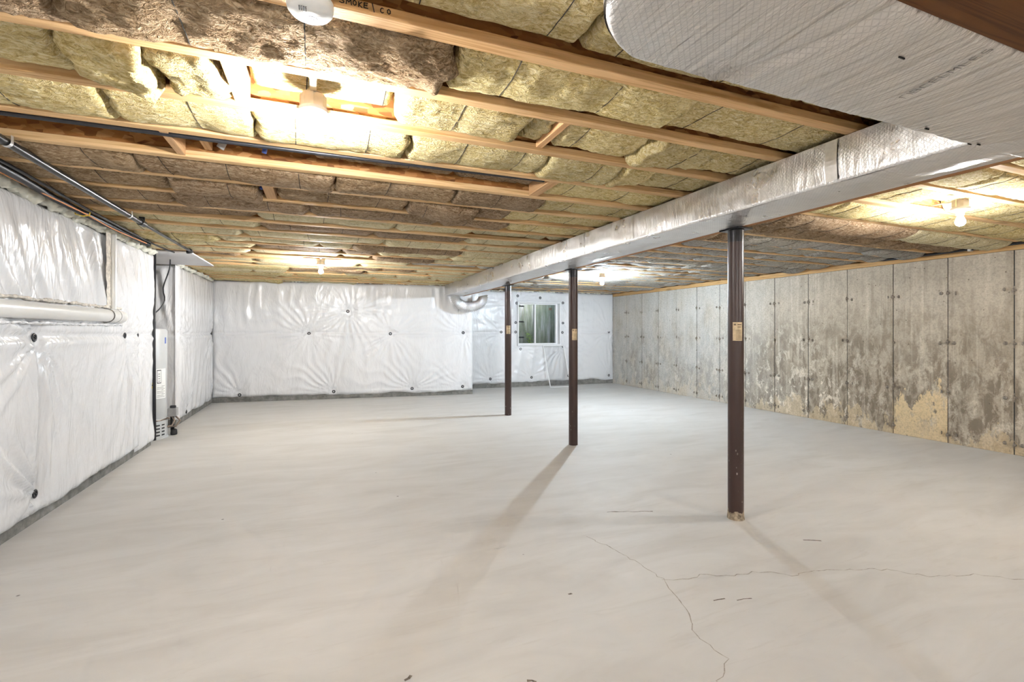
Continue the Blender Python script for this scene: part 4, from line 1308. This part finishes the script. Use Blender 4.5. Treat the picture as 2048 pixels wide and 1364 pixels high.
cable('black_cable', 'thin black cable tied beside the corrugated conduit', [(-1.64, 1.2, 2.335), (-1.655, 3.6, 2.325), (-1.70, 4.4, 2.335), (-1.70, 5.2, 2.325), (-1.71, 6.3, 2.33), (-1.68, 6.9, 2.34)], 0.010, M['black'])
cable('orange_cable', 'thin orange cable running over the black conduit', [(-1.66, 1.2, 2.318), (-1.72, 3.4, 2.30), (-1.74, 4.1, 2.305), (-1.725, 4.7, 2.30), (-1.74, 5.3, 2.296), (-1.73, 6.1, 2.31)], 0.0055, M['orange'])
q = MB().tube([(-1.70, 4.73, 2.35), (-1.715, 4.73, 2.295), (-1.755, 4.73, 2.288), (-1.80, 4.73, 2.30), (-1.805, 4.73, 2.35)], 0.005, 6).build('cable_tie', M['yellow'], None, True)
tag(q, 'yellow tie looped around the black conduit', 'cable tie')
cable('black_cable', 'long black cable running beside a joist above the gas pipe', [(-1.9, 2.842, 2.368), (-0.9, 2.840, 2.366), (0.1, 2.842, 2.368), (1.36, 2.838, 2.378)], 0.013, M['black'])
cable('black_cable', 'black cable on top of the right wall sill plate', [(7.05, 1.2, 2.345), (7.06, 2.3, 2.338), (7.08, 2.9, 2.345), (7.06, 3.4, 2.34), (7.10, 4.1, 2.348), (7.1, 4.6, 2.40)], 0.016, M['black'])
tag(MB().box(7.035, 7.085, 3.17, 3.20, 2.318, 2.359).build('cable_staple', M['white']), 'white cable staple on the right wall sill', 'staple')
cable('water_pipe', 'blue plastic pipe stub in open joist bay beside the strand board', [(-0.29, 3.03, 2.59), (-0.30, 3.03, 2.45), (-0.31, 3.05, 2.40)], 0.013, M['blue'], 'pipe', n=12)
cable('water_pipe', 'short grey pipe stub beside blocking in open joist bay', [(-0.50, 3.05, 2.59), (-0.51, 3.05, 2.45), (-0.53, 3.06, 2.40)], 0.020, M['grey_pipe'], 'pipe', n=12)
cable('water_pipe', 'blue pipe piece beside brown batts, farther joist bay', [(-0.40, 3.80, 2.55), (-0.40, 3.78, 2.42), (-0.40, 3.75, 2.385)], 0.012, M['blue'], 'pipe', n=12)

# ------------------------------------------------------------------ heater alcove
b = MB(); b.bevel_box(-3.15, -1.50, 6.90, 8.20, JZ - 0.018, JZ - 0.001, 0.002)
tag(b.build('ceiling_board', M['board']), 'flat white board fixed under the joists above the water heater', 'board')
cyl_ = MB().tube([(-1.90, 6.985, 0.05), (-1.905, 6.985, 1.2), (-1.90, 6.985, 2.335)], 0.017, 10).build('vertical_pipe', M['black'], None, True)
tag(cyl_, 'slim black vertical pipe at the heater alcove corner', 'pipe')
cable('power_cord', 'black power cord hanging from board above water heater', [(-1.88, 7.55, 2.335), (-1.89, 7.55, 2.20), (-1.95, 7.52, 1.95), (-1.93, 7.50, 1.78), (-2.0, 7.4, 1.62), (-2.1, 7.3, 1.57)], 0.008, M['black'], 'cord')
HX, HY, HR = -2.136, 7.42, 0.25
wh = empty('water_heater', (HX, HY, 0))
tag(wh, 'tall grey cylindrical water heater standing in the alcove', 'water heater')
o = MB().lathe([(HR - 0.004, 0.27), (HR, 0.28), (HR, 1.38), (HR - 0.015, 1.41), (HR - 0.10, 1.425), (0.02, 1.43)], (HX, HY, 0), 48).build('tank', M['grey_enamel'], wh); smooth_by_angle(kid(o, wh), 30)
o = MB().lathe([(HR + 0.012, 0.0), (HR + 0.012, 0.015), (HR + 0.004, 0.02), (HR + 0.004, 0.255), (HR - 0.004, 0.262), (HR - 0.004, 0.272)], (HX, HY, 0), 48).build('base_skirt', M['grey_enamel'], wh); smooth_by_angle(kid(o, wh), 30)
def wrap(nm, mat, a0_, a1_, z0_, z1_, r_, par=None):
    v = []; f = []; n = 8
    for i in range(n + 1):
        a = a0_ + (a1_ - a0_) * i / n
        for z_ in (z0_, z1_): v.append((HX + r_ * math.cos(a), HY + r_ * math.sin(a), z_))
    for i in range(n): f.append((2 * i, 2 * i + 2, 2 * i + 3, 2 * i + 1))
    if par is not None: return mesh_obj(nm, v, f, mat, par, True)
    return kid(mesh_obj(nm, v, f, mat, wh, True), wh)
A0 = math.radians(-38)
for zi in range(4):
    for a_ in (-0.42, -0.12, 0.18):
        wrap('vent_slot', M['grey_dark'], A0 + a_, A0 + a_ + 0.20, 0.045 + zi * 0.042, 0.062 + zi * 0.042, HR + 0.0055)
lab1 = wrap('label', M['white'], A0 - 0.10, A0 + 0.50, 0.52, 0.90, HR + 0.001)
wrap('label_frame', M['ink'], A0 - 0.06, A0 + 0.17, 0.715, 0.885, HR + 0.0016, lab1)
wrap('label_panel', M['white'], A0 - 0.04, A0 + 0.15, 0.725, 0.875, HR + 0.0022, lab1)
for i in range(9): wrap('label_text', M['print'], A0 - 0.06 + (0.25 if i % 3 == 2 else 0), A0 + 0.42 - (0.1 if i % 2 else 0), 0.54 + i * 0.017, 0.544 + i * 0.017, HR + 0.0018, lab1)
for i in range(4): wrap('label_text', M['print'], A0, A0 + 0.10, 0.74 + i * 0.03, 0.748 + i * 0.03, HR + 0.0028, lab1)
wrap('yellow_label', M['yellow'], A0 - 0.34, A0 - 0.12, 0.815, 0.865, HR + 0.001); wrap('yellow_label', M['yellow'], A0 - 0.34, A0 - 0.12, 0.66, 0.735, HR + 0.001)
wrap('label_text', M['ink'], A0 - 0.30, A0 - 0.16, 0.69, 0.71, HR + 0.0016)
wrap('blue_label', M['blue'], A0 + 0.42, A0 + 0.56, 1.22, 1.30, HR + 0.001)
gv = MB().bevel_box(-1.90, -1.80, 7.50, 7.60, 0.25, 0.36, 0.006).build('gas_valve', M['grey_pipe'], wh); kid(gv, wh)
kn = MB().lathe([(0.035, 0.36), (0.035, 0.385), (0.028, 0.39)], (-1.85, 7.55, 0), 16).build('valve_knob', M['black'], wh); kid(kn, wh)
for i, pts in enumerate(([(-1.86, 7.52, .26), (-1.82, 7.50, .20), (-1.84, 7.46, .14), (-1.92, 7.40, .13)], [(-1.84, 7.58, .26), (-1.78, 7.60, .18), (-1.82, 7.56, .11), (-1.90, 7.48, .12)], [(-1.90, 7.45, .25), (-1.86, 7.40, .25), (-1.92, 7.30, .24), (-1.99, 7.2, .24)])):
    q = MB().tube(pts, 0.011, 8).build('burner_tube', M['copper'], wh, True); kid(q, wh)
q = MB().tube([(-1.86, 7.56, .26), (-1.86, 7.56, .06)], 0.022, 12).build('drip_leg', M['black_metal'], wh, True); kid(q, wh)
q = MB().lathe([(0.038, 0.005), (0.04, 0.02), (0.036, 0.07), (0.02, 0.08)], (-1.84, 7.55, 0), 14).build('drip_cap', M['black_metal'], wh, True); kid(q, wh)
